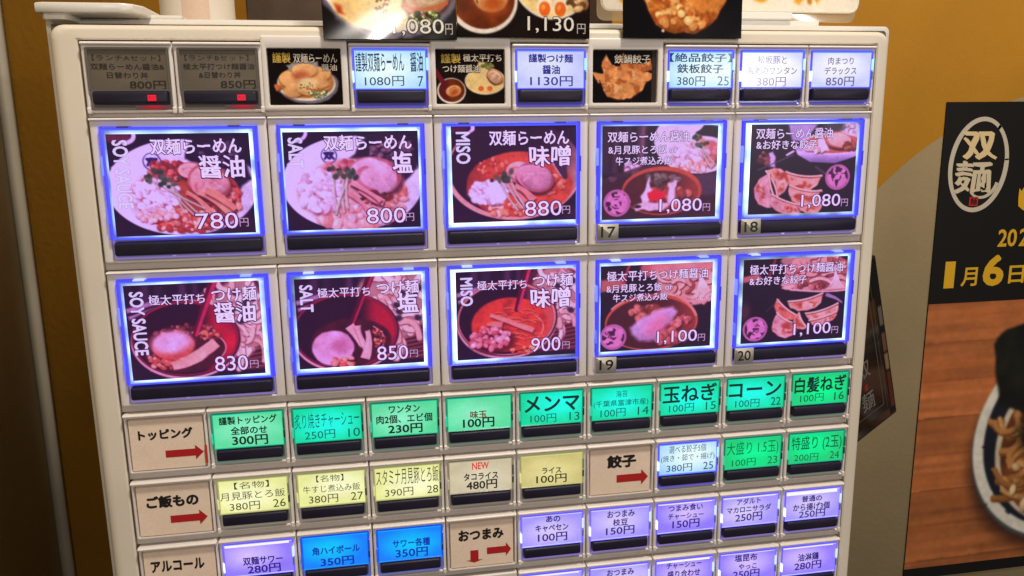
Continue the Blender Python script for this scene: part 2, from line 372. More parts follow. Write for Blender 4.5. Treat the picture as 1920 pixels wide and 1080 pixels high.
def bowl_miso():
    p = Print(200, 160, 1.27, (.12, .06, .09), 3); table(p)
    p.curve((.17, .0), (.18, .06), (.12, .08), .04, (.95, .9, .95)); p.poly([(0, 0), (.14, 0), (.12, .05), (0, .07)], (.35, .18, .2), .02)
    m = p.el(.50, .47, .55, .515, (.92, .74, .66)); m2 = p.el(.51, .44, .53, .50, (.17, .09, .10))
    p.put(m2 * ss(.62, 1.1, p.X / p.A + .3 * (p.Y - .5)), (.93, .72, .60), .9); p.tex(m2, .2, 5)
    s = p.el(.54, .61, .43, .345, (.84, .42, .24), 0, .03, .03); p.tex(s, .22, 10, 4); p.put(s * ss(.3, .0, p.X / p.A - .1), (.5, .2, .12), .5)
    p.bits(.36, .42, .16, .08, 26, .018, [(.92, .56, .40), (.74, .34, .2)], 1.6, (.5, .2, .1))
    p.poly([(.80, .36), (.92, .40), (.93, .56), (.89, .57)], (.30, .22, .24)); p.line([(.80, .38), (.89, .56)], .012, (.85, .75, .75))
    p.bits(.80, .62, .10, .10, 26, .02, [(.90, .55, .35), (.75, .36, .2), (.95, .7, .5)], 1.7, (.5, .2, .1))
    p.bits(.52, .88, .26, .06, 40, .022, [(.95, .66, .48), (.98, .84, .74), (.80, .42, .26)], 1.8, (.5, .2, .12))
    chashu(p, .56, .49, .14, .12, 10); chashu(p, .66, .54, .155, .15, 20, (.95, .74, .74))
    menma(p, [((.44, .62), (.52, .72), (.58, .80)), ((.50, .62), (.58, .68), (.65, .78))], .085, (.92, .62, .54))
    onion(p, .29, .69, .15, .11, 62, .03)
    p.poly([(.25, .66), (.32, .58), (.39, .58), (.43, .68), (.42, .80), (.30, .78)], (1, .97, 1), .03, wob=.05)
    sprouts(p, [(.52, .88), (.56, .86), (.60, .88)], [(.37, .54), (.42, .53), (.46, .53)], .022)
    return p
def tea_things(p, x=0.0):
    """dark table with glasses behind the bowls"""
    for a, b, c in ((.04, .10, .5), (.14, .2, .35), (.32, .37, .6), (.42, .46, .5)):
        p.poly([(a + x, 0), (b + x, 0), (b + x, .2), (a + x, .2)], (c * .8, c * .62, c * .7), .03, .6)
def dip(kind):
    p = Print(200, 160, 1.30, (.13, .07, .09), 4 + len(kind)); table(p); tea_things(p, .08)
    p.poly([(0, .24), (.22, .16), (.3, .18), (.02, .36)], (.75, .62, .68), .015); p.poly([(.0, .29), (.24, .2), (.24, .22), (0, .33)], (.2, .1, .12), .01)
    # noodles on the bamboo tray at the right
    n0 = {'salt': (.76, .30, .30, .42), 'soy': (.84, .38, .2, .40), 'miso': (.84, .32, .22, .34)}[kind]
    p.poly([(.46, .2), (.66, 0), (1, 0), (1, .95), (.70, .95)], (.38, .20, .17), .01)
    for k in range(14): p.line([(.78, .66 + .022 * k), (1.0, .60 + .024 * k)], .010, (.66, .42, .34) if k % 2 else (.28, .12, .1))
    p.poly([(.38, .22), (.48, .17), (.62, .2), (.6, .26), (.40, .25)], (.93, .82, .74), .01)
    p.el(n0[0], n0[1], n0[2], n0[3], (.78, .62, .54), 0, .1, .12)
    p.noodles(n0[0], n0[1], n0[2] * .95, n0[3] * .95, 44, .045 if kind != 'salt' else .06, [(.98, .86, .78), (.93, .78, .70), (1, .93, .86)], (.66, .46, .41))
    for k in range(10): p.el(.78 + p.r.uniform(0, .2), .12 + p.r.uniform(0, .4), .03, .03, (.25, .22, .2), 30, .5, .3)
    # the bowl
    cx, cy, rx, ry = {'soy': (.42, .58, .385, .385), 'salt': (.38, .60, .40, .41), 'miso': (.42, .55, .40, .41)}[kind]
    rim = (.62, .18, .22) if kind != 'miso' else (.90, .66, .56)
    p.el(cx, cy + .03, rx * 1.06, ry * 1.06, (.93, .74, .72)); p.el(cx + .005, cy + .005, rx * 1.05, ry * 1.05, (.22, .08, .1))
    m = p.el(cx, cy, rx * 1.03, ry * 1.03, rim); m2 = p.el(cx - .004, cy + .006, rx * .99, ry * .98, (.16, .05, .07))
    p.put(m2 * ss(.58, 1.0, (p.X / p.A - cx) / rx + .35), (.80, .20, .22) if kind != 'miso' else (.92, .50, .36), .9); p.tex(m2, .15, 5)
    if kind == 'soy': s = p.el(cx - .02, cy + .11, rx * .80, ry * .66, (.34, .15, .10), 0, .06)
    elif kind == 'salt': s = p.el(cx + .04, cy + .12, rx * .8, ry * .64, (.30, .11, .08), 0, .05)
    else: s = p.el(cx + .02, cy + .07, rx * .80, ry * .76, (.86, .36, .20), 0, .04)
    p.tex(s, .3, 10, 4)
    p.curve((cx + rx * .55, cy - ry * .1), (cx + rx * .95, cy + .1), (cx + rx * .6, cy + ry * .62), .012, (.98, .75, .72))
    if kind == 'soy':
        p.bits(.42, .50, .22, .07, 40, .018, [(.55, .30, .2), (.40, .2, .14), (.75, .5, .4)], 1.8, (.12, .04, .03))
        p.bits(.27, .80, .15, .09, 60, .02, [(.80, .44, .32), (.92, .66, .55), (.65, .32, .2)], 1.6, (.3, .1, .06))
        p.bits(.60, .56, .08, .06, 24, .018, [(.85, .55, .4), (.6, .3, .2)], 1.6, (.2, .06, .04))
        t = p.el(.32, .65, .155, .15, (.84, .46, .34), -6, .08, .12); p.el(.31, .61, .145, .12, (.98, .82, .86), -8, .35, .1); p.tex(t, .1, 12)
        menma(p, [((.30, .87), (.45, .84), (.64, .64))], .105, (.93, .70, .62))
        p.line([(.66, -.02), (.49, .55)], .085, (.40, .06, .12), .05); p.line([(.675, -.02), (.50, .55)], .04, (.78, .26, .36), .03)
    elif kind == 'salt':
        t = p.el(.27, .78, .165, .20, (.95, .76, .82), 10, .06, .06); p.tex(t, .18, 9, 4); p.el(.33, .76, .07, .08, (.84, .60, .66), 10, .6, .25)
        p.bits(.36, .94, .1, .05, 20, .026, [(.90, .48, .36), (.96, .7, .6)], 1.6)
        p.bits(.63, .70, .06, .10, 24, .014, [(.6, .3, .2), (.9, .6, .45)], 1.6, (.15, .05, .04))
        p.line([(.60, -.02), (.43, .52)], .085, (.34, .05, .10), .06); p.line([(.615, -.02), (.44, .52)], .03, (.72, .22, .30), .02)
        menma(p, [((.41, .54), (.46, .64), (.50, .78)), ((.47, .54), (.48, .66), (.53, .80)), ((.55, .60), (.57, .74), (.52, .92))], .085, (.93, .74, .70))
    else:
        for k in range(34):
            x, y = .46 + p.r.uniform(-.22, .22), .56 + p.r.uniform(-.14, .3); p.curve((x, y), (x + .05, y - .02), (x + .1, y + .03), .012, (.95, .55, .36), edge=(.62, .22, .1))
        p.line([(.60, -.02), (.50, .45)], .085, (.36, .05, .10), .05); p.line([(.615, -.02), (.515, .45)], .035, (.82, .32, .40), .028)
        menma(p, [((.28, .50), (.44, .58), (.64, .70))], .05, (.94, .60, .50)); menma(p, [((.25, .60), (.30, .60), (.38, .62))], .06, (.92, .58, .48))
        p.el(.30, .80, .19, .15, (.36, .1, .06), 0, .2, a=.8)
        p.bits(.27, .77, .17, .12, 62, .028, [(.92, .62, .60), (.98, .78, .76), (.78, .44, .40)], 1.5, (.42, .14, .12))
        p.bits(.56, .92, .12, .04, 18, .016, [(.98, .72, .5), (.8, .4, .2)], 1.5, (.5, .2, .1))
    return p
def stamp(p, x, y, s):
    c = (.93, .66, .80); m = p.el(x, y, s, s * p.A); p.put(m, (.30, .16, .24), .8)
    m2 = p.el(x, y, s * .93, s * .93 * p.A); m3 = p.el(x, y, s * .84, s * .84 * p.A); p.put(np.clip(m - m2, 0, 1), c); p.put(np.clip(m3 * ss(.48, .54, p.noise(17, 2, 5) + .06), 0, 1), c, .95)
    p.put(np.clip(m2 - m3, 0, 1), c, .85)
    for k in range(9):
        a = p.r.uniform(0, 6.28); q = s * p.r.uniform(.1, .7); p.el(x + q * math.cos(a), y + q * math.sin(a) * p.A, s * .2, s * .14 * p.A, c, p.r.uniform(0, 180), .2)
    for k in range(8):
        a = p.r.uniform(0, 6.28); q = s * p.r.uniform(.1, .6); p.line([(x + q * math.cos(a), y + q * math.sin(a) * p.A), (x + q * math.cos(a + .7), y + q * math.sin(a + .7) * p.A)], .010, (.28, .12, .24))
def set_rice(second):
    p = Print(190, 160, 1.27, (.12, .08, .10), 11 + second)
    if not second:
        table(p)
        for a, b, c in ((.0, .08, .35), (.10, .15, .5), (.30, .38, .55), (.34, .36, .9), (.2, .25, .4)): p.poly([(a, 0), (b, 0), (b - .02, .5), (a - .02, .5)], (c, c * .75, c * .8), .03, .5)
        p.bits(.26, .46, .06, .06, 8, .03, [(.9, .8, .85), (.6, .45, .5)], 1.5); p.bits(.06, .56, .06, .02, 6, .02, [(.95, .9, .95)], 1.5)
        p.poly([(0, .56), (.5, .36), (1, .42), (1, .48), (.5, .44), (0, .62)], (.30, .20, .2), .01, .8)
        p.poly([(0, .62), (.5, .44), (1, .5), (1, 1), (0, 1)], (.25, .14, .13), .02); p.el(.92, .64, .2, .12, (.34, .26, .3), 0, .2)
        p.el(.84, .16, .40, .36, (.97, .95, .97)); p.poly([(.80, .10), (.88, .0), (1.1, .0), (1.1, .16)], (.12, .1, .1), .01, wob=.03)
        p.bits(.93, .28, .12, .12, 22, .045, [(.93, .70, .66), (.85, .56, .5)], 1.8); onion(p, .76, .31, .14, .13, 60, .032); p.bits(.8, .44, .18, .05, 30, .025, [(.95, .75, .7), (1, .9, .86)], 1.8, (.6, .35, .3))
        sprouts(p, [(.95, .46), (.98, .42)], [(.84, .18), (.86, .2)], .02)
        p.el(.52, .70, .35, .265, (.78, .42, .28)); p.el(.51, .715, .325, .235, (.34, .16, .12)); p.put(p.el(.51, .715, .325, .235) * ss(.5, .95, p.X / p.A), (.72, .36, .24), .9)
        p.bits(.55, .78, .22, .12, 46, .035, [(.62, .34, .26), (.48, .26, .2), (.78, .5, .4)], 1.7)
        p.bits(.47, .57, .08, .05, 16, .03, [(.52, .50, .40), (.40, .38, .3)], 1.4); p.bits(.62, .60, .07, .05, 14, .028, [(.85, .78, .72), (.5, .46, .4)], 1.6)
        p.poly([(.38, .66), (.40, .54), (.43, .66), (.46, .74), (.38, .86), (.33, .76)], (.98, .93, .95), .015, wob=.03)
        p.poly([(.60, .62), (.66, .58), (.64, .80), (.68, .86), (.56, .84)], (.96, .9, .92), .015, wob=.03)
        p.poly([(.28, .86), (.36, .82), (.60, .84), (.54, .92), (.36, .90), (.30, .92)], (.96, .88, .9), .015, wob=.02); p.el(.31, .865, .03, .018, (.2, .1, .12))
        p.poly([(.40, .72), (.46, .70), (.52, .70), (.56, .74), (.50, .80), (.42, .82)], (.90, .16, .24), .015, wob=.03)
        stamp(p, .13, .82, .115)
    else:
        p.poly([(0, .16), (.2, .14), (.24, .26), (0, .30)], (.75, .5, .42), .02); p.line([(.25, 0), (.2, .2)], .03, (.75, .25, .28)); p.el(.45, .05, .1, .1, (.8, .5, .45), 0, .2)
        p.el(.82, .20, .32, .30, (.88, .70, .62), 0, .05); p.noodles(.84, .18, .26, .24, 46, .04, [(.98, .84, .76), (.93, .74, .66), (.7, .44, .36)], (.5, .26, .22))
        p.el(.76, .04, .28, .10, (.9, .66, .6), 0, .2, .2)
        for k in range(10): p.curve((.88, .14), (.9 + .01 * k, .3), (.80 + .022 * k, .46), .012, (1, .93, .88))
        p.curve((.72, .42), (.9, .5), (1, .42), .03, (.9, .75, .72))
        p.el(.46, .68, .42, .335, (.80, .46, .32)); p.el(.455, .69, .40, .305, (.30, .15, .11)); p.put(p.el(.455, .69, .40, .305) * ss(.48, .95, p.X / p.A), (.72, .36, .24), .9)
        p.curve((.1, .5), (.15, .44), (.2, .42), .02, (.9, .7, .62)); p.curve((.68, .38), (.82, .48), (.86, .62), .03, (.93, .66, .58))
        p.bits(.42, .58, .16, .09, 30, .035, [(.66, .40, .30), (.50, .28, .2), (.82, .56, .46)], 1.6); p.bits(.72, .68, .09, .05, 16, .03, [(.9, .62, .56), (.75, .45, .4)], 1.6)
        p.bits(.62, .86, .16, .08, 28, .034, [(.62, .36, .28), (.8, .5, .42)], 1.6)
        p.poly([(.27, .72), (.36, .64), (.52, .53), (.64, .50), (.68, .56), (.64, .68), (.52, .80), (.50, .90), (.36, .90), (.29, .82)], (.95, .84, .95), .03, wob=.02)
        m = p.poly([(.27, .72), (.36, .64), (.52, .53), (.64, .50), (.68, .56), (.64, .68), (.52, .80), (.50, .90), (.36, .90), (.29, .82)]); p.shade(m, .5, 1.2, .45)
        p.el(.51, .72, .12, .10, (.96, .60, .66), -35, .9, a=.7); p.tex(m, .07, 7)
        stamp(p, .115, .83, .118)
    return p
def gyoza(p, x, y, w, h, rot, flip=1, col=(.95, .76, .66)):
    c, n = math.cos(math.radians(rot)), math.sin(math.radians(rot))
    def q(a, b): a *= w / 2; b *= h * flip; return (x + (a * c - b * n) / p.A, y + a * n + b * c)
    base = [(-1, -.42), (-.6, -.30), (0, -.22), (.6, -.30), (1, -.46), (.86, .1), (.5, .42), (0, .5), (-.5, .42), (-.86, .1)]
    p.poly([(a + .004, b + .02) for a, b in (q(*k) for k in base)], (.10, .05, .05), .03)
    m = p.poly([q(*k) for k in base], col, .01, wob=.02); p.tex(m, .12, 10, 4)
    br = p.poly([q(*k) for k in [(-.7, -.05), (0, -.08), (.7, -.05), (.5, .3), (0, .4), (-.5, .3)]], soft=.03, wob=.05)
    p.put(br * ss(.35, .6, p.noise(14, 3, 6)), (.66, .28, .14), .85)
    p.put(m * ss(.56, .72, p.noise(18, 3, 2)), (.99, .88, .82), .6)
    p.curve(q(-.95, -.38), q(0, -.16), q(.95, -.42), .02, (.99, .88, .80), edge=(.6, .34, .26))
def set_gyoza(second):
    p = Print(190, 160, 1.22 if not second else 1.25, (.09, .06, .08), 21 + second); p.tex(np.ones_like(p.X), .3, 4)
    if not second:
        p.el(.93, .06, .12, .14, (.93, .88, .88), 0, .5, .4); p.bits(.93, .08, .1, .1, 30, .02, [(1, .97, .98), (.85, .8, .8)], 2.5); p.el(.75, .03, .1, .07, (.3, .32, .26), 0, .4, .4)
        p.poly([(.34, .0), (.62, .0), (.5, .2), (.38, .18)], (.80, .74, .86), .02)
        p.poly([(.40, .24), (1.02, .26), (1.02, .36), (.80, .44), (.56, .42), (.44, .34)], (.86, .80, .90), .01)
        m = p.poly([(.40, .30), (1.02, .30), (1.02, .36), (.80, .44), (.56, .42), (.44, .34)]); p.shade(m, 0, 2, .4); p.put(m * ss(.30, .44, p.Y), (.55, .46, .62), .8)
        p.el(.78, .22, .32, .125, (.97, .92, .95)); p.el(.78, .225, .295, .105, (.80, .52, .44)); p.bits(.62, .26, .12, .05, 34, .022, [(1, .95, .95), (.92, .78, .74)], 1.8)
        chashu(p, .82, .18, .13, .09, 10); p.bits(.93, .25, .06, .05, 16, .02, [(.5, .3, .2), (.7, .45, .3)], 1.6); p.poly([(.62, .18), (.67, .14), (.74, .30), (.66, .30)], (1, .95, .95), .01)
        p.poly([(.18, .30), (.23, .28), (.24, .48), (.18, .46)], (.9, .82, .9), .02, wob=.05); p.bits(.12, .40, .05, .1, 8, .025, [(.55, .35, .3), (.3, .18, .16)], 2); p.line([(.08, .50), (.4, .34)], .012, (.45, .38, .42)); p.line([(.34, .34), (.4, .30)], .025, (.95, .9, .95))
        p.line([(.62, .48), (.74, .58)], .02, (.40, .36, .40), soft=.02)
        gyoza(p, .50, .64, .44, .22, 8); gyoza(p, .27, .62, .34, .20, 62, -1); gyoza(p, .16, .76, .40, .26, 70, 1, (.92, .74, .72)); gyoza(p, .52, .80, .40, .22, 12); gyoza(p, .36, .92, .44, .20, 20, 1, (.9, .72, .68)); gyoza(p, .60, .94, .3, .16, -8)
        stamp(p, .835, .60, .118)
    else:
        p.poly([(0, .20), (.14, .17), (.2, .24), (0, .27)], (.78, .52, .46), .015); p.line([(.30, 0), (.25, .2)], .03, (.6, .18, .22)); p.el(.42, .03, .07, .05, (.8, .6, .56), 0, .3)
        p.poly([(.36, .32), (.48, .0), (.9, -.02), (1.02, .1), (1.02, .40), (.70, .41), (.46, .39)], (.92, .74, .68), .012)
        p.noodles(.72, .16, .28, .18, 46, .04, [(.98, .84, .78), (.93, .74, .68), (.74, .48, .4)], (.46, .22, .2)); p.bits(.66, .34, .18, .03, 14, .02, [(.55, .3, .26), (.85, .6, .55)], 2.5)
        for k in range(9): p.curve((.88, .12), (.9, .26), (.82 + .02 * k, .38), .012, (1, .92, .9))
        p.curve((.38, .35), (.7, .44), (1, .41), .02, (.97, .82, .8))
        p.curve((.82, .46), (.92, .50), (.97, .56), .045, (.70, .60, .70), .02); p.line([(.24, .62), (.36, .48)], .008, (.36, .3, .34), soft=.01); p.el(.03, .62, .05, .1, (.3, .2, .2), 0, .8)
        gyoza(p, .62, .55, .44, .19, -10); gyoza(p, .41, .64, .36, .16, 40, 1, (.85, .55, .45)); gyoza(p, .79, .69, .42, .18, -14); gyoza(p, .80, .76, .36, .12, -14); gyoza(p, .42, .82, .36, .28, 28, 1, (.93, .74, .72)); gyoza(p, .56, .78, .22, .14, 60)
        stamp(p, .135, .83, .118)
    return p
def frame_ramen(asp, w, h, big=False):
    """heaped pork noodle bowl on a near-black ground"""
    p = Print(w, h, asp, (.085, .06, .065), 31); p.tex(np.ones_like(p.X), .3, 4)
    if big: cx, cy, rx, ry = .49, .45, .53, .50
    else: cx, cy, rx, ry = .51, .62, .40, .31
    p.el(cx + .02, cy + .03, rx * 1.05, ry * 1.04, (.45, .42, .50), 0, .04, .05, 12); p.el(cx, cy, rx, ry, (.93, .88, .86))
    s = p.el(cx, cy - .025 * ry / .3, rx * .95, ry * .93, (.78, .52, .30)); p.tex(s, .2, 8)
    if big:
        p.el(.30, .62, .24, .28, (.97, .82, .56), 20, .10, .1); p.el(.5, .60, .24, .28, (.98, .88, .64), 0, .3, .1); p.tex(s, .10, 12, 4)
        p.poly([(.10, .72), (.16, .76), (.17, .82), (.11, .80)], (.75, .28, .12), .02, wob=.03)
        p.bits(.44, .72, .05, .08, 30, .008, [(.60, .30, .2), (.45, .24, .18), (.35, .4, .25)], 1.6, (.5, .4, .25)); p.bits(.50, .80, .14, .1, 60, .008, [(1, .95, .8), (.95, .8, .6)], 1.6, (.75, .55, .35))
        chashu(p, .78, .68, .18, .13, -14, (.96, .78, .58)); p.curve((.60, .75), (.75, .80), (.93, .72), .03, (.78, .40, .24))
        p.bits(.76, .84, .12, .06, 60, .012, [(.25, .32, .16), (.45, .50, .25), (.85, .85, .6), (.15, .18, .1)], 1.5, (.08, .1, .05))
    else:
        p.poly([(.25, .30), (.36, .22), (.66, .22), (.70, .34), (.5, .42), (.28, .40)], (.62, .60, .62), .02, wob=.04)
        for x, y, a, b, r in ((.30, .56, .16, .14, 20), (.68, .46, .18, .14, -12), (.50, .38, .17, .12, 0), (.72, .62, .14, .1, 25), (.35, .72, .16, .12, -15), (.52, .70, .14, .12, 0)):
            p.el(x + .01, y + .03, a, b, (.50, .24, .12), r, .25, .15, a=.7); m = p.el(x, y, a, b, (.95, .70, .48), r, .08, .15); p.shade(m, .6, 1.2, .4); p.tex(m, .12, 9)
        p.el(.46, .50, .12, .11, (.72, .34, .24), 0, .5, .2, a=.8); p.el(.52, .62, .13, .11, (.97, .84, .64), 0, .5, .2)
        p.bits(.50, .66, .1, .06, 20, .012, [(.5, .42, .25), (.8, .55, .35)], 1.6, (.5, .3, .2)); p.bits(.66, .80, .14, .06, 40, .02, [(.28, .34, .2), (.55, .60, .4), (.9, .9, .75)], 1.5, (.08, .1, .05))
        p.curve((.55, .72), (.7, .76), (.82, .66), .03, (.75, .40, .26)); p.bits(.12, .68, .02, .04, 5, .03, [(.8, .4, .25)], 1.5)
    return p
def frame_dip(asp, w, h, big=False):
    p = Print(w, h, asp, (.10, .065, .06), 37); p.tex(np.ones_like(p.X), .3, 4)
    if big: B = (.19, .72, .26, .26); N = (.715, .48, .31, .36)
    else: B = (.22, .76, .21, .24); N = (.72, .58, .29, .24)
    p.el(B[0], B[1], B[2], B[3], (.93, .88, .86)); s = p.el(B[0] + .005, B[1] - .01, B[2] * .9, B[3] * .9, (.40, .17, .08)); p.tex(s, .4, 7, 4)
    if not big:
        p.line([(.0, .40), (.14, .68)], .09, (.45, .10, .16)); p.put(s * ss(.25, .1, p.X / p.A), (.36, .10, .14), .8)
        p.el(.25, .76, .11, .10, (.92, .66, .46), -10, .12, .1); p.el(.26, .79, .07, .06, (.72, .34, .16), -30, .8); p.curve((.19, .76), (.2, .7), (.28, .69), .012, (.6, .3, .2))
    else:
        p.el(.25, .67, .13, .14, (.92, .72, .50), -25, .1, .1); p.el(.27, .74, .09, .08, (.72, .32, .12), -25, .9); p.curve((.15, .74), (.13, .66), (.2, .58), .012, (.4, .2, .1)); p.tex(s, .12, 10)
    p.el(N[0], N[1], N[2] * 1.04, N[3] * 1.05, (.90, .86, .82)); m = p.el(N[0], N[1], N[2], N[3], (.95, .82, .56)); p.tex(m, .1, 9, 4)
    for k in range(24):
        a = p.r.uniform(-.9, .5); p.curve((N[0] + a * N[2], N[1] - .6 * N[3]), (N[0] + (a + .1) * N[2], N[1]), (N[0] + (a + .2) * N[2], N[1] + .75 * N[3] * math.sqrt(max(0, 1 - (a + .2) ** 2))), .012, (.98, .89, .66), edge=(.86, .7, .44), a=.6)
    if big:
        for x in (.655, .775):
            p.el(x, .76, .058, .085, (.98, .93, .85)); p.el(x, .775, .044, .06, (.92, .42, .14), 0, .15); p.el(x - .01, .76, .015, .02, (.98, .62, .3), 0, .6)
        p.bits(.90, .72, .07, .06, 24, .02, [(.40, .26, .16), (.62, .44, .3), (.85, .7, .5)], 1.8)
    else:
        p.poly([(.60, .40), (.62, .22), (.72, .22), (.80, .34), (.78, .5), (.66, .5)], (.90, .78, .56), .02, wob=.05); p.bits(.76, .30, .08, .06, 16, .025, [(.40, .45, .25), (.55, .5, .3)], 1.6)
        chashu(p, .86, .50, .12, .12, 30, (.95, .74, .62)); p.line([(.74, .5), (.86, .66)], .014, (.35, .2, .14))
        for x in (.655, .785): p.el(x, .72, .05, .06, (.96, .86, .7)); p.el(x, .72, .042, .05, (.92, .42, .2), 0, .2)
    return p
def frame_gyoza(asp, w, h, big=False):
    p = Print(w, h, asp, (.06, .055, .075), 41)
    if big:
        pts = [(.16, .4), (.16, .70), (.22, .80), (.28, .90), (.36, .95), (.58, .96), (.68, .92), (.78, .84), (.86, .70), (.88, .4)]
        p.poly([(a, b + .015) for a, b in pts], (.16, .08, .06), .05); m = p.poly(pts, (.86, .52, .24), .01, wob=.02); p.tex(m, .28, 8, 4)
        p.put(m * ss(.5, .7, p.noise(9, 4, 2)), (.55, .22, .08), .7); p.put(m * ss(.56, .7, p.noise(12, 4, 5)), (.97, .74, .44), .8); p.put(m * ss(.80, .97, p.Y), (.40, .15, .06), .6)
        p.bits(.5, .84, .22, .08, 30, .03, [(.93, .62, .34), (.75, .38, .16), (.98, .78, .52)], 1.6, (.4, .16, .06)); p.el(.33, .945, .012, .012, (.95, .85, .75), 0, .4)
    else:
        for k, q in enumerate(((([(.14, .30), (.22, .06), (.30, .26), (.42, .36), (.40, .60), (.2, .56)]), (.86, .52, .32)), ([(.42, .42), (.47, .04), (.52, .22), (.8, .26), (.93, .20), (.92, .36), (.7, .44)], (.84, .50, .30)),
                ([(.0, .42), (.18, .44), (.40, .30), (.62, .34), (.94, .44), (.92, .54), (.72, .66), (.3, .64), (.08, .62)], (.90, .58, .36)), ([(.10, .54), (.24, .62), (.50, .64), (.84, .60), (.76, .78), (.62, .90), (.42, .94), (.24, .88), (.16, .74)], (.88, .58, .36)))):
            pts, c = q; p.poly([(a + .005, b + .03) for a, b in pts], (.22, .09, .06), .03); m = p.poly(pts, c, .012, wob=.03); p.tex(m, .2, 9, 4)
            p.put(m * ss(.52, .7, p.noise(8, 3, k)), (.60, .27, .13), .6); p.put(m * ss(.58, .72, p.noise(11, 3, k + 2)), (.98, .76, .56), .7)
        p.C[:, int(.93 * p.C.shape[1]):] = (.22, .19, .18)
    return p
def poster_art():
    """lower half of the wall poster: noodle bowl on a plank table"""
    p = Print(210, 210, 1.06, (.68, .40, .225), 51); X = p.X / p.A
    yy = p.Y + .02 * X; pl = np.floor(yy * 7.2); tone = np.array([1.04, .97, 1.08, .94, 1.02, .88, .95, .9, .96])[np.clip(pl.astype(int), 0, 8)]
    gr = fbm(X * 3 + pl * 9, yy * 60, 4, 1); p.C *= (tone * (1 + .35 * (gr - .5)))[..., None]
    p.put(ss(.05, .0, np.abs((yy * 7.2) % 1 - .02)), (.36, .18, .09), .4)
    p.put(ss(.55, .8, fbm(X * 2 + pl * 3, yy * 26, 3, 3)), (.70, .38, .18), .4)
    p.el(.60, .60, .385, .385, (.14, .07, .05), 0, .12, a=.8)
    p.el(.60, .545, .381, .402, (.26, .27, .30)); p.el(.60, .53, .378, .400, (.86, .84, .80)); p.el(.60, .525, .338, .362, (.09, .10, .15))
    m = p.el(.615, .555, .304, .325, (.80, .74, .66)); s = p.el(.62, .56, .288, .31, (.40, .21, .10)); p.tex(s, .4, 8, 4)
    p.noodles(.56, .56, .22, .18, 110, .019, [(.70, .48, .27), (.60, .39, .20), (.78, .58, .36)], (.46, .27, .13)); p.bits(.54, .69, .16, .12, 50, .018, [(.80, .64, .48), (.66, .46, .30), (.86, .74, .60)], 1.8, (.35, .18, .1))
    q = [(.25, .15), (.30, .11), (.37, .087), (.44, .03), (.56, .0), (.74, .06), (.80, .40), (.66, .56), (.50, .50), (.31, .40), (.28, .27)]
    m = p.poly(q, (.085, .085, .06), .008, wob=.03); p.tex(m, .8, 16, 4); p.el(.5, .5, .1, .08, (.05, .05, .05), 0, .5)
    chashu(p, .74, .58, .12, .12, 20, (.80, .56, .44)); p.el(.55, .42, .03, .02, (.45, .5, .4), 0, .4)
    return p

# ------------------------------------------------------------------ machine
def empty(name, loc, label, cat, group=None):
    o = bpy.data.objects.new(name, None); COL.objects.link(o); o.location = loc; o.empty_display_size = .05
    o['label'] = label; o['category'] = cat
    if group: o['group'] = group
    return o
def tag(o, label, cat, group=None):
    o['label'] = label; o['category'] = cat
    if group: o['group'] = group
    return o
def structure(o): o['kind'] = 'structure'; return o

MACHINE = empty('ticket_machine', (0, .15, 0), 'white meal ticket vending machine with rows of glowing menu buttons', 'vending machine')
def mloc(u, v, d=0.0): return P(u, v, d) - MACHINE.location
X = lambda u: u * CW
Y = lambda v: v * CH

# wide steel cabinet behind the door
FLOOR_V = 4 + Z0 * 1000 / CH
cb = MB()
x0, x1, y0, y1 = X(-.567), X(10.63), Y(-.315), Y(FLOOR_V)
cb.loft([(x0, x1, y0, y1, 3, -300), (x0, x1, y0, y1, 3, -31), (x0 + .6, x1 - .6, y0 + .6, y1 - .6, 3, -29.5), (x0 + 2, x1 - 2, y0 + 2, y1 - 2, 3, -29),
         (x0 + 3, x1 - 3, y0 + 3, y1 - 3, 2, -29), (x0 + 3.4, x1 - 3.4, y0 + 3.4, y1 - 3.4, 2, -60)], True, True)
cab = cb.build('cabinet', M_CAB, MACHINE, smooth=40, recalc=True, loc=mloc(0, 0))

# swinging front door with the opening for the button panel
db = MB()
x0, x1, y0, y1 = X(-.345), X(10.235), Y(-.158), Y(FLOOR_V) - 20
prof = [(x0 + 1, x1 - 1, y0 + 1, y1 - 1, 5, -33), (x0, x1, y0, y1, 6, -32)]
for k in range(7):
    a = math.radians(90 * k / 6); i = 6.5 * (1 - math.cos(a)); q = 6.5 * (1 - math.sin(a))
    prof.append((x0 + i, x1 - i * .55, y0 + i * .5, y1 - i, 7, -1.2 - q))
ox0, ox1, oy0, oy1 = X(-.025), X(10.025), Y(.035), Y(9.3)
prof += [(ox0 - .8, ox1 + .8, oy0 - .8, oy1 + .8, 1, -1.2), (ox0, ox1, oy0, oy1, .8, -2.0), (ox0, ox1, oy0, oy1, .8, -14)]
db.loft(prof, True, True, n=5)
door = db.build('door', M_DOOR, MACHINE, smooth=30, recalc=True, loc=mloc(0, 0))

# ledges between the rows of buttons
for v, n in ((0.91, 1), (2.885, 1), (4.885, 1), (5.885, 1), (6.885, 1), (7.885, 1)):
    rb = MB(); a, b = Y(v) + .3, Y(round(v + .12)) + .1
    rb.loft([(ox0 + .2, ox1 - .2, a, b, .2, -13.5), (ox0 + .2, ox1 - .2, a, b, .2, -4.6), (ox0 + .7, ox1 - .7, a + .6, b - .3, .2, -3.8)], False, True)
    rb.build('row_rail', M_RAIL, MACHINE, smooth=30, recalc=True, loc=mloc(0, 0))
lower = MB(); lower.loft([(ox0 + .3, X(5) - .3, Y(8.02), oy1 - .4, .5, -13.5), (ox0 + .3, X(5) - .3, Y(8.02), oy1 - .4, .5, -1.5), (ox0 + 1, X(5) - 1, Y(8.02) + .7, oy1 - 1, .5, -.8)], False, True)
lower.build('blank_cover', M_BEZEL, MACHINE, smooth=30, recalc=True, loc=mloc(0, 0))

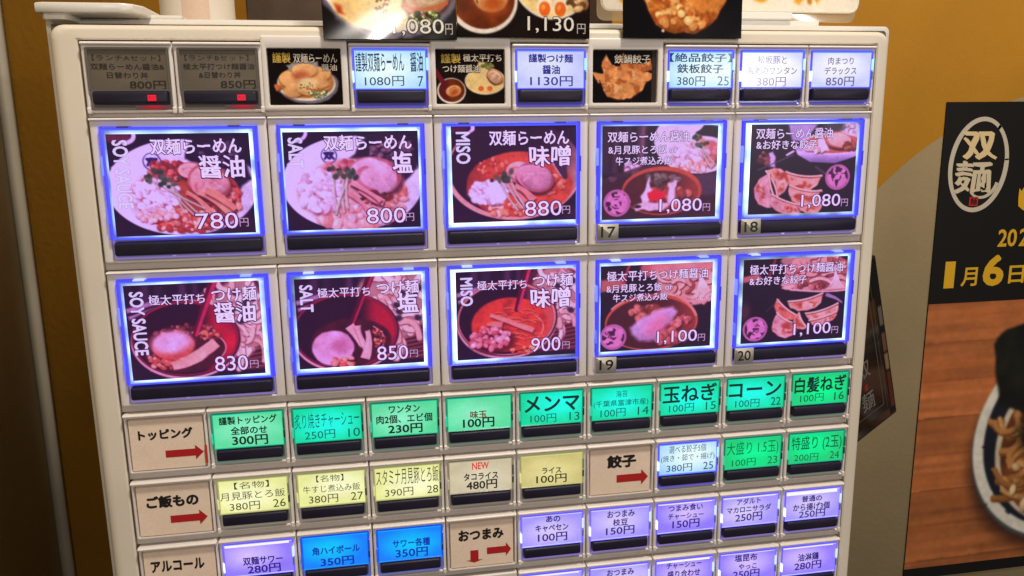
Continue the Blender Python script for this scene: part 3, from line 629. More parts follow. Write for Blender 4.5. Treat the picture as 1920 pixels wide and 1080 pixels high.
# ---------------- shared meshes
def bezel(ox, oy, ix, iy, back=-13, rnd=1.1, inner=-6.5, ridge=2.0):
    b = MB(); (x0, x1), (y0, y1), (a0, a1), (c0, c1) = ox, oy, ix, iy
    sp = [(x0, x1, y0, y1, .8, back)]
    for k in range(4):
        a = math.radians(90 * k / 3); i = rnd * (1 - math.cos(a)); q = rnd * (1 - math.sin(a)); sp.append((x0 + i, x1 - i, y0 + i, y1 - i, .9, -q))
    for k in range(3):
        a = math.radians(90 * k / 2); i = .45 * math.cos(a) if k else .45; i = .45 * (1 - math.sin(a)); q = .45 * (1 - math.cos(a)); sp.append((a0 - i, a1 + i, c0 - i, c1 + i, .9, -q))
    sp.append((a0, a1, c0, c1, .9, inner))
    b.loft(sp, False, True)
    if ridge:                                                     # raised moulding along the top edge
        w = ridge; sp = [(x0 + .05, x1 - .05, y0 - .15, y0 - .15 + w, .5, -3)]
        for k in range(6):
            a = math.radians(90 * k / 5); i = w * .5 * (1 - math.cos(a)); q = 1.5 * (1 - math.sin(a)); sp.append((x0 + .05 + i * .3, x1 - .05 - i * .3, y0 - .15 + i * .98, y0 - .15 + w - i * .98, .5, 1.5 - q))
        b.loft(sp, False, True)
    return b
def mesh_of(b, name, mats, smooth=35):
    o = b.build(name, mats, smooth=smooth, recalc=True); m = o.data; bpy.data.objects.remove(o); return m
_b = bezel((.35, 44.65), (.4, 36.1), (2.2, 42.9), (3.2, 34.9))
for _x in (.5, 42.6): _b.loft([(_x, _x + 1.9, 33.4, 36.6, .3, -4), (_x, _x + 1.9, 33.4, 36.6, .3, .2), (_x + .3, _x + 1.6, 33.8, 36.2, .3, .6)], False, True)
ME_BEZEL = mesh_of(_b, 'menu_button', M_BEZEL)
ME_BIG = mesh_of(bezel((.35, 89.65), (.4, 77.4), (4.9, 84.9), (4.6, 75.9), inner=-6.5, ridge=1.6), 'menu_button', M_BEZEL)
ME_SIGN = mesh_of(bezel((.35, 44.65), (.4, 36.1), (1.7, 43.3), (3.0, 35.2), inner=-5), 'category_plate', M_BEZEL)
ME_FRAME = mesh_of(bezel((-.5, 44.6), (-3.3, 35.6), (2.3, 41.2), (3.1, 32.9), rnd=1.0, inner=-2.2, ridge=0), 'photo_frame', M_BEZEL)

def bar(x0, x1, y0, y1, top):
    b = MB(); sp = [(x0, x1, y0, y1, 1.1, -6)]; h = (y1 - y0)
    for k in range(7):
        a = math.radians(90 * k / 6); i = h * .16 * (1 - math.cos(a)); q = 2.2 * (1 - math.sin(a)); sp.append((x0 + i * .35, x1 - i * .35, y0 + i, y1 - i, 1.1, top - q))
    b.loft(sp, False, True); return b
ME_BAR = mesh_of(bar(4.0, 41.0, 25.2, 32.1, 1.9), 'push_bar', M_BAR)
ME_BARBIG = mesh_of(bar(6.6, 83.0, 65.8, 73.4, 2.6), 'push_bar', M_BAR)

def rim(big, edge, top, side, lipc, tabs=(), mat=None):
    """moulded acrylic round the print: glowing edge strips, clip tabs and the lip under the bar, its lit tones painted as glow"""
    b = MB()
    if big: O = (5.3, 84.5, 5.0, 64.4); I = (7.0, 82.4, 6.6, 63.6); L = (5.2, 84.6, 64.4, 75.6); s = 1
    else: O = (2.5, 42.6, 3.5, 24.6); I = (3.4, 41.7, 4.5, 24.2); L = (2.5, 42.6, 24.6, 34.7); s = 0
    z0, z1 = (1.9, 1.0) if big else (1.0, .1)
    q = lambda p, c: b.add(p, [(0, 1, 2, 3)], c)
    e = np.asarray(edge); t = np.asarray(top); sd = np.asarray(side)
    q([(O[0], O[2], z0), (I[0], I[2], z1), (I[1], I[2], z1), (O[1], O[2], z0)], [e, t, t, e])
    q([(O[0], O[3], z0), (I[0], I[3], z1), (I[0], I[2], z1), (O[0], O[2], z0)], [e * .9, sd, sd, e])
    q([(O[1], O[2], z0), (I[1], I[2], z1), (I[1], I[3], z1), (O[1], O[3], z0)], [e, sd, sd, e * .9])
    q([(O[0], O[3], z0), (O[1], O[3], z0), (I[1], I[3], z1), (I[0], I[3], z1)], [e, e, t * .9, t * .9])
    for (xa, ya), (xb, yb) in (((O[0], O[2]), (O[1], O[2])), ((O[1], O[2]), (O[1], O[3])), ((O[1], O[3]), (O[0], O[3])), ((O[0], O[3]), (O[0], O[2]))):
        q([(xa, ya, z0), (xb, yb, z0), (xb, yb, -5), (xa, ya, -5)], [e, e, e * .5, e * .5])
    for x0, x1, y0, y1, c in tabs:
        b.loft([(x0, x1, y0, y1, .1, -4), (x0, x1, y0, y1, .1, z0 + .2), (x0 + .15, x1 - .15, y0 + .15, y1 - .15, .1, z0 + .4)], False, True, c)
    lc = np.asarray(lipc)
    b.loft([(L[0], L[1], L[2], L[3], .8, -6), (L[0], L[1], L[2], L[3], .8, -2.2), (L[0] + .4, L[1] - .4, L[2] + .1, L[3] - .4, .8, -1.7), (L[0] + 1.1, L[1] - 1.1, L[2] + .2, L[3] - 1.6, .8, -2.8)],
           False, True, cols=[lc * .8, lc * .9, np.minimum(lc * 1.25, 1), lc * .75])
    if big:
        for x in (36, 54): b.add([(x - 1.3, 74.0, -1.4), (x, 75.0, -1.3), (x + 1.3, 74.0, -1.4)], [(0, 1, 2)], np.minimum(lc * 1.35, 1))
    return mesh_of(b, 'acrylic_rim', mat or M_RIM, 30)

BLUE, HOT = rgb8(54, 50, 225), rgb8(66, 78, 245)
def big_tabs(k):
    c0 = rgb8(150, 160, 215) if k else rgb8(34, 30, 110)
    return [(14, 20, 4.7, 5.6, c0), (70, 76, 4.7, 5.6, rgb8(120, 135, 215) if k else rgb8(40, 38, 120)), (83.8, 85, 24, 33, rgb8(40, 36, 170)), (4.9, 5.7, 20, 30, rgb8(95, 110, 230)), (4.9, 5.6, 48, 56, rgb8(70, 80, 220))]
ME_RIMBIG = [rim(True, BLUE, HOT, rgb8(62, 64, 235), rgb8(84, 72, 112), big_tabs(k), M_RIMB) for k in (0, 1)]
def small_tabs(c1, c2): return [(42.0, 43.1, 8, 14.5, c1), (2.0, 2.9, 15, 21, c2), (42.0, 43.0, 15.5, 20, tuple(k * .35 for k in c1))]
RIMS = {
    'blue': rim(False, rgb8(58, 62, 225), rgb8(90, 130, 255), rgb8(70, 80, 240), rgb8(58, 52, 118), small_tabs(rgb8(130, 190, 255), rgb8(190, 225, 255)), M_RIMB),
    'violet': rim(False, rgb8(80, 70, 235), rgb8(190, 190, 255), rgb8(110, 100, 255), rgb8(80, 70, 118), small_tabs(rgb8(160, 180, 255), rgb8(215, 225, 255)), M_RIMB),
    'sky': rim(False, rgb8(0, 80, 235), rgb8(40, 200, 255), rgb8(0, 95, 255), rgb8(78, 84, 150), small_tabs(rgb8(20, 60, 190), rgb8(20, 90, 230))),
    'green': rim(False, rgb8(6, 120, 92), rgb8(20, 235, 185), rgb8(10, 165, 122), rgb8(92, 104, 92), small_tabs(rgb8(10, 80, 60), rgb8(40, 200, 160))),
    'yellow': rim(False, rgb8(150, 150, 92), rgb8(225, 225, 150), rgb8(190, 190, 115), rgb8(112, 104, 92), small_tabs(rgb8(110, 110, 70), rgb8(220, 215, 140))),
    'dim': rim(False, rgb8(120, 108, 84), rgb8(200, 190, 160), rgb8(160, 148, 118), rgb8(108, 98, 86), small_tabs(rgb8(60, 54, 46), rgb8(170, 160, 130))),
    'off': rim(False, rgb8(88, 78, 64), rgb8(60, 52, 44), rgb8(96, 86, 70), rgb8(84, 75, 66), ()),
}
def led_card(kind, seed):
    """backlit film: the lamp sits behind the middle, so brightness falls towards the edges"""
    w, h = 28, 18; x, y = np.meshgrid(np.linspace(-1, 1, w), np.linspace(-1, 1, h)); r = random.Random(seed)
    cx, cy = r.uniform(-.25, .25), r.uniform(-.25, .2)
    q = np.clip(np.sqrt((x - cx) ** 2 * .8 + (y - cy) ** 2 * .8), 0, 1.4)[..., None]
    a, b, k = {'green': ((30, 255, 236), (18, 218, 158), 1.1), 'greend': ((140, 240, 196), (92, 220, 158), 1.0), 'leaf': ((0, 250, 150), (34, 205, 120), 1.0),
               'yellow': ((255, 255, 206), (236, 236, 156), 1.0), 'rice': ((232, 220, 150), (205, 192, 122), 1.0), 'dim': ((220, 208, 178), (205, 192, 160), 1.0),
               'violet': ((212, 188, 255), (148, 124, 255), 1.0), 'violetw': ((220, 204, 255), (168, 152, 255), 1.0), 'sky': ((0, 200, 255), (20, 130, 255), 1.0), 'blue': ((236, 255, 255), (160, 212, 255), 1.3),
               'white': ((222, 226, 255), (196, 200, 255), 1.0), 'glare': ((252, 250, 255), (205, 208, 255), 1.0), 'off': ((104, 94, 82), (96, 87, 76), 1.0)}[kind]  # glare: room lamp reflection painted into the label colours
    t = np.clip(q / k, 0, 1) ** 1.5
    c = (np.array(a) * (1 - t) + np.array(b) * t) / 255
    if kind == 'sky': c *= np.array([1, 1, 1])
    n = fbm(x * 2 + seed, y * 2 + seed, 2)[..., None]
    return np.clip(c * (1 + .08 * (n - .5)), 0, 1)
INK = {'green': rgb8(8, 92, 84), 'greend': rgb8(8, 40, 30), 'leaf': rgb8(6, 100, 66), 'yellow': rgb8(58, 58, 32), 'rice': rgb8(40, 34, 16), 'dim': rgb8(34, 28, 22), 'violet': rgb8(42, 22, 130),
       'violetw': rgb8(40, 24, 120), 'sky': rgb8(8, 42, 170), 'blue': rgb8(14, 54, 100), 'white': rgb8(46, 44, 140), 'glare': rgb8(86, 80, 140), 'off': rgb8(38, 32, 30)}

def place(mesh, name, parent, loc=(0, 0, 0)):
    o = bpy.data.objects.new(name, mesh); COL.objects.link(o); o.parent = parent; o.location = loc; return o

# one line of print: (text, x0, x1, y0, y1, bold[, colour]) as fractions of the card
def small_button(c, r, kind, rimk, lines, label, seed, y=None, led=False, hot=None):
    v = r if y is None else y
    b = place(ME_BEZEL, 'menu_button', MACHINE, mloc(c, v)); b['label'] = label
    m = MB(); x0, x1, y0, y1 = 3.6, 41.6, 4.4, 24.1
    ox, oy = random.Random(seed).uniform(-.25, .25), random.Random(seed + 9).uniform(-.2, .2)
    m.grid(x0 - .5, x1 + .5, y0 - .3, y1 + .3, -.4, led_card(kind, seed))
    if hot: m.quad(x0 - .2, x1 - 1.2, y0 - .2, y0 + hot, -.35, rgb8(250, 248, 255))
    for L in lines:
        t, a, e, f, g, bold = L[:6]; col = L[6] if len(L) > 6 else INK[kind]
        text(m, t, x0 + ox + a * (x1 - x0), x0 + ox + e * (x1 - x0), y0 + oy + f * (y1 - y0), y0 + oy + g * (y1 - y0), -.3, col, bold, slope=random.Random(seed + 3).uniform(-.35, .35))
    m.build('label_card', M_PRINT if kind == 'off' else M_CARD, b)
    place(RIMS[rimk], 'acrylic_rim', b); bb = place(ME_BAR, 'push_bar', b)
    if led:
        k = MB(); k.quad(31.2, 35.4, 27.3, 30.3, 2.2, rgb8(176, 6, 30)); text(k, '売切', 31.5, 35.1, 27.7, 30.0, 2.26, rgb8(84, 0, 16), .0)
        gx = np.linspace(-1, 1, 16); gl = np.array(rgb8(128, 8, 28)) * (1 - gx[None, :, None] ** 2) ** 2 * np.array([1, .8])[:, None, None] + np.array(rgb8(52, 42, 38)) * (1 - (1 - gx[None, :, None] ** 2) ** 2); k.grid(24, 42.3, 32.6, 34.5, -1.2, gl)  # soft red spill of the lamp, painted as a glowing strip under the bar
        k.build('sold_out_lamp_and_spill', M_LAMP, b)
    return b
M_LAMP = printed('red_led_and_spill', 2.4, .3, .4)

def num(n): return (n, .80, .98, .69, .95, .004)
def price(t, a, e, kind=None): return (t, a, e, .69, .96, .004)
W7 = '醤油'
TOP = .055
small_button(0, 0, 'off', 'off', [('【ランチAセット】', .05, .93, .12, .27, .0), ('双麺らーめん醤油&', .02, .97, .34, .50, .012), ('日替わり丼', .22, .75, .56, .72, .012), ('800円', .50, .97, .78, 1.0, .014)], 'unlit grey button for lunch set A with a red sold-out lamp', 1, TOP, True)
small_button(1, 0, 'off', 'off', [('【ランチBセット】', .05, .90, .12, .27, .0), ('極太平打つけ麺醤油', .02, .97, .34, .50, .012), ('&日替わり丼', .22, .78, .56, .72, .012), ('850円', .50, .97, .78, 1.0, .014)], 'unlit grey button for lunch set B with a red sold-out lamp', 2, TOP, True)
small_button(3, 0, 'blue', 'blue', [('謹製双麺らーめん', .01, .70, .04, .56, .010), ('醤油', .79, .97, .04, .56, .012), ('1080円', .13, .69, .68, .95, -.004), ('7', .89, .97, .68, .96, .0)], 'white and blue lit button priced 1080 yen', 3, TOP)
small_button(5, 0, 'white', 'blue', [('謹製つけ麺', .17, .84, .07, .30, .03), ('醤油', .38, .64, .38, .62, .03), ('1130円', .19, .84, .68, .96, .008)], 'white and blue lit button priced 1130 yen', 4, TOP)
small_button(7, 0, 'blue', 'blue', [('【絶品餃子】', .0, 1.0, .03, .28, .018), ('鉄板餃子', .12, .87, .34, .60, .018), ('380円', .12, .58, .69, .97, -.006), ('25', .78, .97, .69, .96, .006)], 'white and blue lit button for gyoza priced 380 yen', 5, TOP)
small_button(8, 0, 'glare', 'blue', [('松坂豚と', .25, .74, .08, .32, .012), ('海老のワンタン', .08, .92, .40, .63, .012), ('380円', .25, .74, .70, .98, .006)], 'washed out white button for wontons priced 380 yen', 6, TOP)
small_button(9, 0, 'glare', 'blue', [('肉まつり', .27, .71, .13, .35, .008), ('デラックス', .22, .77, .42, .64, .014), ('850円', .25, .74, .71, .99, .008)], 'washed out white button priced 850 yen', 7, TOP)

G = INK['green']; GD = rgb8(6, 46, 40)
small_button(1, 5, 'greend', 'green', [('謹製トッピング', .08, .92, .06, .30, .03), ('全部のせ', .24, .77, .38, .62, .03), ('300円', .25, .77, .66, .96, .022)], 'green button for all toppings priced 300 yen', 11)
small_button(2, 5, 'green', 'green', [('炙り焼きチャーシュー', .0, .98, .14, .62, .004), ('250円', .14, .60, .70, .98, .004), ('10', .80, .98, .70, .97, .004)], 'bright green button numbered 10 for roast pork', 12)
small_button(3, 5, 'greend', 'green', [('ワンタン', .26, .74, .06, .30, .028), ('肉2個、エビ個', .06, .93, .36, .62, .026), ('230円', .24, .77, .67, .96, .026)], 'pale green button for wontons priced 230 yen', 13)
small_button(4, 5, 'greend', 'green', [('味玉', .36, .62, .42, .66, .03, rgb8(112, 72, 50)), ('100円', .24, .74, .65, .96, .024)], 'pale green button for a seasoned egg priced 100 yen', 14)
small_button(5, 5, 'green', 'green', [('メンマ', .05, .95, .10, .60, .028, GD), ('100円', .14, .57, .68, .96, .0), ('13', .79, .96, .68, .95, .004)], 'bright green button numbered 13 with three large letters', 15)
small_button(6, 5, 'green', 'green', [('海苔', .40, .60, .10, .32, .004), ('(千葉県富津市産)', .02, .96, .40, .64, .008), ('100円', .14, .57, .69, .97, .004), ('14', .78, .97, .68, .95, .006)], 'bright green button numbered 14 with small lettering', 16)
small_button(7, 5, 'green', 'green', [('玉ねぎ', .03, .97, .06, .62, .022, GD), ('100円', .14, .58, .69, .97, .0), ('15', .79, .97, .68, .95, .004)], 'bright green button numbered 15 for onion', 17)
small_button(8, 5, 'green', 'green', [('コーン', .02, .96, .12, .60, .024, GD), ('100円', .14, .58, .69, .97, .0), ('22', .79, .97, .68, .95, .008)], 'bright green button numbered 22 for corn', 18)
small_button(9, 5, 'leaf', 'green', [('白髪ねぎ', .03, .98, .10, .62, .026, GD), ('100円', .14, .58, .69, .97, .002), ('16', .78, .96, .68, .95, .008)], 'green button numbered 16 for shredded leek', 19)
small_button(1, 6, 'yellow', 'yellow', [('【名物】', .22, .74, .06, .28, .006), ('月見豚とろ飯', .0, .97, .36, .62, .006), ('380円', .13, .58, .70, .97, .002), ('26', .78, .97, .69, .95, .004)], 'yellow button numbered 26', 21)
small_button(2, 6, 'yellow', 'yellow', [('【名物】', .26, .68, .06, .28, .004), ('牛すじ煮込み飯', .05, .93, .38, .62, .004), ('380円', .13, .58, .69, .97, .002), ('27', .78, .97, .69, .95, .004)], 'yellow button numbered 27', 22)
small_button(3, 6, 'yellow', 'yellow', [('スタミナ月見豚とろ飯', .0, .99, .04, .58, .004), ('390円', .13, .58, .69, .97, .002), ('28', .80, .98, .69, .95, .004)], 'yellow button numbered 28 with tall lettering', 23)
small_button(4, 6, 'dim', 'dim', [('NEW', .36, .63, .06, .28, .024, rgb8(215, 60, 58)), ('タコライス', .22, .78, .40, .63, .03), ('480円', .26, .76, .66, .96, .022)], 'dim cream button marked NEW in red', 24)
small_button(5, 6, 'rice', 'yellow', [('ライス', .34, .66, .42, .62, .024), ('100円', .24, .75, .66, .95, .012)], 'dull yellow button for plain rice priced 100 yen', 25)
small_button(7, 6, 'blue', 'blue', [('選べる餃子5個', .16, .82, .04, .30, .006), ('(焼き・茹で・揚げ)', .02, .98, .36, .62, .004), ('380円', .12, .58, .69, .96, .002), ('25', .78, .96, .69, .95, .006)], 'white and blue lit button numbered 25 in the lower rows', 26)
small_button(8, 6, 'leaf', 'green', [('大盛り 1.5玉)', .02, .97, .10, .62, .006), ('100円', .12, .56, .70, .97, .0), ('23', .78, .96, .69, .95, .006)], 'green button numbered 23', 27)
small_button(9, 6, 'leaf', 'green', [('特盛り (2玉)', .04, .99, .08, .62, .010), ('200円', .10, .56, .70, .97, .004), ('24', .78, .96, .69, .95, .006)], 'green button numbered 24', 28)
small_button(1, 7, 'violet', 'violet', [('双麺サワー', .26, .86, .44, .70, .03), ('280円', .32, .82, .72, 1.0, .02)], 'violet lit drink button priced 280 yen', 31, hot=1.6)
small_button(2, 7, 'sky', 'sky', [('角ハイボール', .14, .88, .34, .60, .03), ('350円', .26, .78, .72, 1.0, .02)], 'bright blue drink button for a highball priced 350 yen', 32)
small_button(3, 7, 'sky', 'sky', [('サワー各種', .22, .82, .34, .60, .03), ('350円', .26, .78, .66, .96, .02)], 'bright blue drink button for sours priced 350 yen', 33)
VI = [((5, 7), 'violetw', [('あの', .40, .64, .02, .24, .028), ('キャベセン', .22, .78, .32, .56, .028), ('100円', .26, .76, .62, .92, .016)], 'violet button for cabbage priced 100 yen', None),
      ((6, 7), 'violetw', [('おつまみ', .28, .76, .06, .30, .024), ('枝豆', .38, .64, .36, .60, .024), ('150円', .26, .76, .63, .92, .016)], 'violet button for edamame priced 150 yen', None),
      ((7, 7), 'violet', [('つまみ食い', .18, .80, .06, .30, .022), ('チャーシュー', .18, .82, .38, .58, .024), ('150円', .26, .75, .62, .92, .016)], 'violet button for a bite of roast pork priced 150 yen', .7),
      ((8, 7), 'violetw', [('アダルト', .26, .70, .06, .28, .022), ('マカロニサラダ', .08, .90, .34, .56, .024), ('250円', .24, .74, .60, .90, .016)], 'violet button for macaroni salad priced 250 yen', .8),
      ((9, 7), 'violetw', [('普通の', .30, .68, .18, .40, .026), ('から揚げ3個', .14, .84, .46, .72, .026), ('250円', .26, .76, .72, 1.0, .012)], 'violet button for fried chicken priced 250 yen', 2.6),
      ((5, 8), 'violetw', [('おつまみ', .30, .74, .16, .40, .026)], 'violet button at the bottom edge under the cabbage button', 1.2),
      ((6, 8), 'violetw', [('おつまみ', .28, .76, .10, .34, .026), ('盛り合わせ', .24, .92, .42, .68, .026)], 'violet button for a mixed snack plate', .6),
      ((7, 8), 'violet', [('チャーシュー', .18, .82, .08, .30, .024), ('盛り合わせ', .20, .80, .38, .64, .028), ('円', .46, .62, .70, .98, .01)], 'violet button for a roast pork plate', 1.6),
      ((8, 8), 'violet', [('塩昆布', .26, .68, .06, .32, .026), ('やっこ', .34, .68, .42, .62, .026), ('250円', .24, .74, .66, .96, .016)], 'violet button for tofu priced 250 yen', .5),
      ((9, 8), 'violet', [('油淋鶏', .30, .70, .28, .56, .028), ('280円', .24, .76, .60, .90, .018)], 'violet button for crisp chicken priced 280 yen', 1.0)]
for k, ((c, r), kind, lines, label, hot) in enumerate(VI): small_button(c, r, kind, 'violet', lines, label, 40 + k, hot=hot)

# ---------------- category plates with red arrows
def category(c, r, word, x0, x1, y0, y1, arrows, label, bold=.03):
    b = place(ME_SIGN, 'category_plate', MACHINE, mloc(c, r)); b['label'] = label
    m = MB(); pap = rgb8(236, 214, 196)
    img = np.ones((12, 16, 3)) * np.array(pap); yy, xx = np.mgrid[0:12, 0:16]; img *= (1 + .05 * (fbm(xx * .4 + c, yy * .4 + r, 3) - .5))[..., None]
    m.loft([(2.5, 42.4, 4.3, 34.6, .5, -4.8), (2.5, 42.4, 4.3, 34.6, .5, -1.0), (2.8, 42.1, 4.6, 34.3, .5, -.7)], False, False, pap); m.grid(2.8, 42.1, 4.6, 34.3, -.7, img)
    text(m, word, x0, x1, y0, y1, -.62, rgb8(30, 24, 22), bold)
    for ax, ay, l, w, down in arrows:
        p = [(0, -w * .3), (l * .78, -w * .3), (l * .78, -w * .62), (l, 0), (l * .78, w * .62), (l * .78, w * .3), (0, w * .3)]
        if down: p = [(-y, x) for x, y in p]
        m.add([(ax + x, ay + y, -.6) for x, y in p], [(0, 1, 2, 3, 4, 5, 6)], rgb8(176, 30, 34))
    m.build('card', M_PRINT, b)
category(0, 5, 'トッピング', 7.5, 36.5, 10.5, 16.3, [(21, 25.6, 20.8, 7.2, 0)], 'beige toppings plate with one red arrow', .05)
category(0, 6, 'ご飯もの', 8.0, 36.0, 10.3, 17.3, [(20, 25.2, 20.6, 7.6, 0)], 'beige rice dishes plate with one red arrow', .055)
category(0, 7, 'アルコール', 6.5, 36.0, 10.5, 17.0, [(20, 27.5, 20.6, 7.4, 0)], 'beige alcohol plate', .045)
category(6, 6, '餃子', 14, 32.5, 8.8, 16.8, [(20, 24.6, 21, 8.6, 0)], 'beige gyoza plate with one red arrow', .055)
category(4, 7, 'おつまみ', 8.0, 36.0, 9.5, 16.5, [(25.5, 24.8, 15.5, 7.6, 0), (17.5, 23.5, 8.5, 8.6, 1)], 'beige snacks plate with two red arrows', .05)
tp = MB(); tp.quad(42.6, 44.0, 21.5, 32.5, .22, rgb8(190, 60, 44)); tp.build('red_tape', M_PRINT, MACHINE, loc=mloc(0, 5))

# ---------------- large photo buttons
LO, HI = (.11, .03, .17), (.86, .71, 1.0)
LOP, HIP = (.12, .06, .15), (.86, .70, .95)
TXT, OUT = rgb8(232, 202, 255), rgb8(58, 14, 78)
def photo_button(c, r, art, gaps, writing, label, lo=LO, hi=HI, clip=0, sticker=None):
    b = place(ME_BIG, 'menu_button', MACHINE, mloc(c, r)); b['label'] = label
    lp = MB(); w, h = 30, 24; xx, yy = np.meshgrid(np.linspace(-1, 1, w), np.linspace(-1, 1, h))
    e = np.maximum(np.abs(xx), np.abs(yy))[..., None]; n = fbm(xx * 3 + c * 5, yy * 3 + r * 3, 2)[..., None]
    img = np.array(rgb8(205, 235, 255)) * (1 - ss(.9, 1.0, e)) + np.array(rgb8(105, 125, 255)) * ss(.9, 1.0, e); img = np.clip(img * (.45 + .85 * n + .12 * math.sin(c * 2.1 + r) * xx[..., None] + .12 * math.cos(c + r * 1.7) * yy[..., None]), 0, 1)
    lp.grid(6.6, 82.8, 6.2, 63.9, .2, img); lp.build('light_panel', M_PANEL, b)
    gl, gr, gt, gb = gaps; x0, x1, y0, y1 = 6.7 + gl, 82.7 - gr, 6.3 + gt, 63.8 - gb
    m = MB(); m.grid(x0, x1, y0, y1, .5, art.done(lo, hi, 1.38, sat=1.22, gain=1.06)); fx = lambda a: x0 + a * (x1 - x0); fy = lambda a: y0 + a * (y1 - y0)
    for t in writing:
        kw = dict(t[6]) if len(t) > 6 else {}
        kw.setdefault('outline', OUT); kw.setdefault('owidth', .044); kw.setdefault('brush', .018); col = kw.pop('col', TXT)
        text(m, t[0], fx(t[1]), fx(t[2]), fy(t[3]), fy(t[4]), .6, col, t[5] * .72, **kw)
    m.build('photo_print', M_LIT, b)
    place(ME_RIMBIG[clip], 'acrylic_rim', b); place(ME_BARBIG, 'push_bar', b)
    if sticker:
        n, sx, sy, tilt = sticker; k = MB(); a = math.radians(tilt)
        k.loft([(-6.4, 6.4, -4.9, 4.9, .2, 0), (-6.4, 6.4, -4.9, 4.9, .2, .3)], False, True, rgb8(196, 192, 182))
        text(k, n, -4.2, 4.4, -3.2, 3.2, .36, rgb8(24, 22, 24), .012)
        for q in k.V:
            px_, py_ = q[:, 0].copy(), q[:, 1].copy(); q[:, 0] = sx + px_ * math.cos(a) - py_ * math.sin(a); q[:, 1] = sy + px_ * math.sin(a) + py_ * math.cos(a); q[:, 2] += 2.75
        k.build('number_sticker', M_PRINT, b)
    return b
V9 = dict(rot=90, brush=0, outline=rgb8(120, 90, 160), owidth=.012, col=rgb8(218, 196, 250))
def yen(t, a, e, y0=.79, y1=.95): return [(t, a, e, y0, y1, -.004, dict(brush=0, owidth=.045, outline=rgb8(70, 12, 92))), ('円', .885, .95, .85, .935, -.004, dict(brush=0, outline=rgb8(50, 10, 66), col=rgb8(196, 150, 200)))]
photo_button(0, 1, bowl_soy(), (1.3, 2.4, 2.3, 1.0), [('双麺らーめん', .30, .94, .05, .20, .028), ('醤油', .63, .95, .22, .44, .028), ('SOY SAUCE', .04, .14, .06, .72, .036, V9)] + yen('780', .57, .875), 'large lit photo button of soy sauce ramen priced 780 yen')
photo_button(2, 1, bowl_salt(), (1.0, 1.6, 2.3, 1.2), [('双麺らーめん', .30, .95, .04, .19, .028), ('塩', .80, .95, .21, .43, .03), ('SALT', .04, .14, .06, .36, .036, V9)] + yen('800', .59, .885), 'large lit photo button of salt ramen priced 800 yen')
photo_button(4, 1, bowl_miso(), (3.0, .3, .3, 2.6), [('双麺らーめん', .30, .94, .05, .20, .024), ('味噌', .62, .95, .21, .42, .028), ('MISO', .04, .145, .06, .38, .036, V9)] + yen('880', .58, .88), 'large lit photo button of miso ramen priced 880 yen', clip=0)
L4 = [('&月見豚とろ飯 or', .05, .645, .205, .295, .012), ('牛スジ煮込み飯', .115, .60, .325, .415, .014)]
photo_button(6, 1, set_rice(0), (1.4, 3.0, 1.2, 1.6), [('双麺らーめん醤油', .045, .745, .06, .17, .014)] + L4 + yen('1,080', .50, .875), 'large lit photo button of ramen with rice bowl, sticker 17', LOP, HIP, 0, ('17', 11.4, 69.2, 1))
photo_button(8, 1, set_gyoza(0), (4.2, 1.6, 1.2, 2.0), [('双麺らーめん醤油', .045, .76, .045, .16, .012), ('&お好きな餃子', .05, .62, .175, .275, .014)] + yen('1,080', .50, .875), 'large lit photo button of ramen with gyoza, sticker 18', LOP, HIP, 0, ('18', 12.2, 69.0, -1))
def dipw(word, en, p, a): return [('極太平打ち', .175, .585, .11, .215, .012), ('つけ麺', .64, .975, .06, .205, .022), (word,) + a + (.03,), (en[0], .04, .135, .07, en[1], .036, V9)] + yen(p, .62, .87)
photo_button(0, 3, dip('soy'), (1.6, 3.0, 1.8, 1.6), dipw('醤油', ('SOY SAUCE', .73), '830', (.65, .955, .22, .43)), 'large lit photo button of soy sauce dipping noodles priced 830 yen', clip=1)
photo_button(2, 3, dip('salt'), (2.0, 2.4, 2.2, 2.4), dipw('塩', ('SALT', .36), '850', (.80, .965, .20, .42)), 'large lit photo button of salt dipping noodles priced 850 yen', clip=1)
photo_button(4, 3, dip('miso'), (3.4, .4, 2.0, 2.0), dipw('味噌', ('MISO', .38), '900', (.62, .95, .22, .44)), 'large lit photo button of miso dipping noodles priced 900 yen', clip=1)
L9 = [('&月見豚とろ飯 or', .05, .64, .215, .31, .012), ('牛スジ煮込み飯', .11, .595, .33, .42, .014)]
photo_button(6, 3, set_rice(1), (1.2, 3.2, 2.2, 1.8), [('極太平打ちつけ麺醤油', .055, .955, .065, .18, .014)] + L9 + yen('1,100', .51, .875), 'large lit photo button of dipping noodles with rice bowl, sticker 19', LOP, HIP, 1, ('19', 11.2, 69.6, 1))
photo_button(8, 3, set_gyoza(1), (3.2, 2.2, 2.0, 1.6), [('極太平打ちつけ麺醤油', .06, .955, .065, .18, .014), ('&お好きな餃子', .06, .61, .205, .305, .014)] + yen('1,100', .51, .875), 'large lit photo button of dipping noodles with gyoza, sticker 20', LOP, HIP, 1, ('20', 11.6, 69.2, 0))

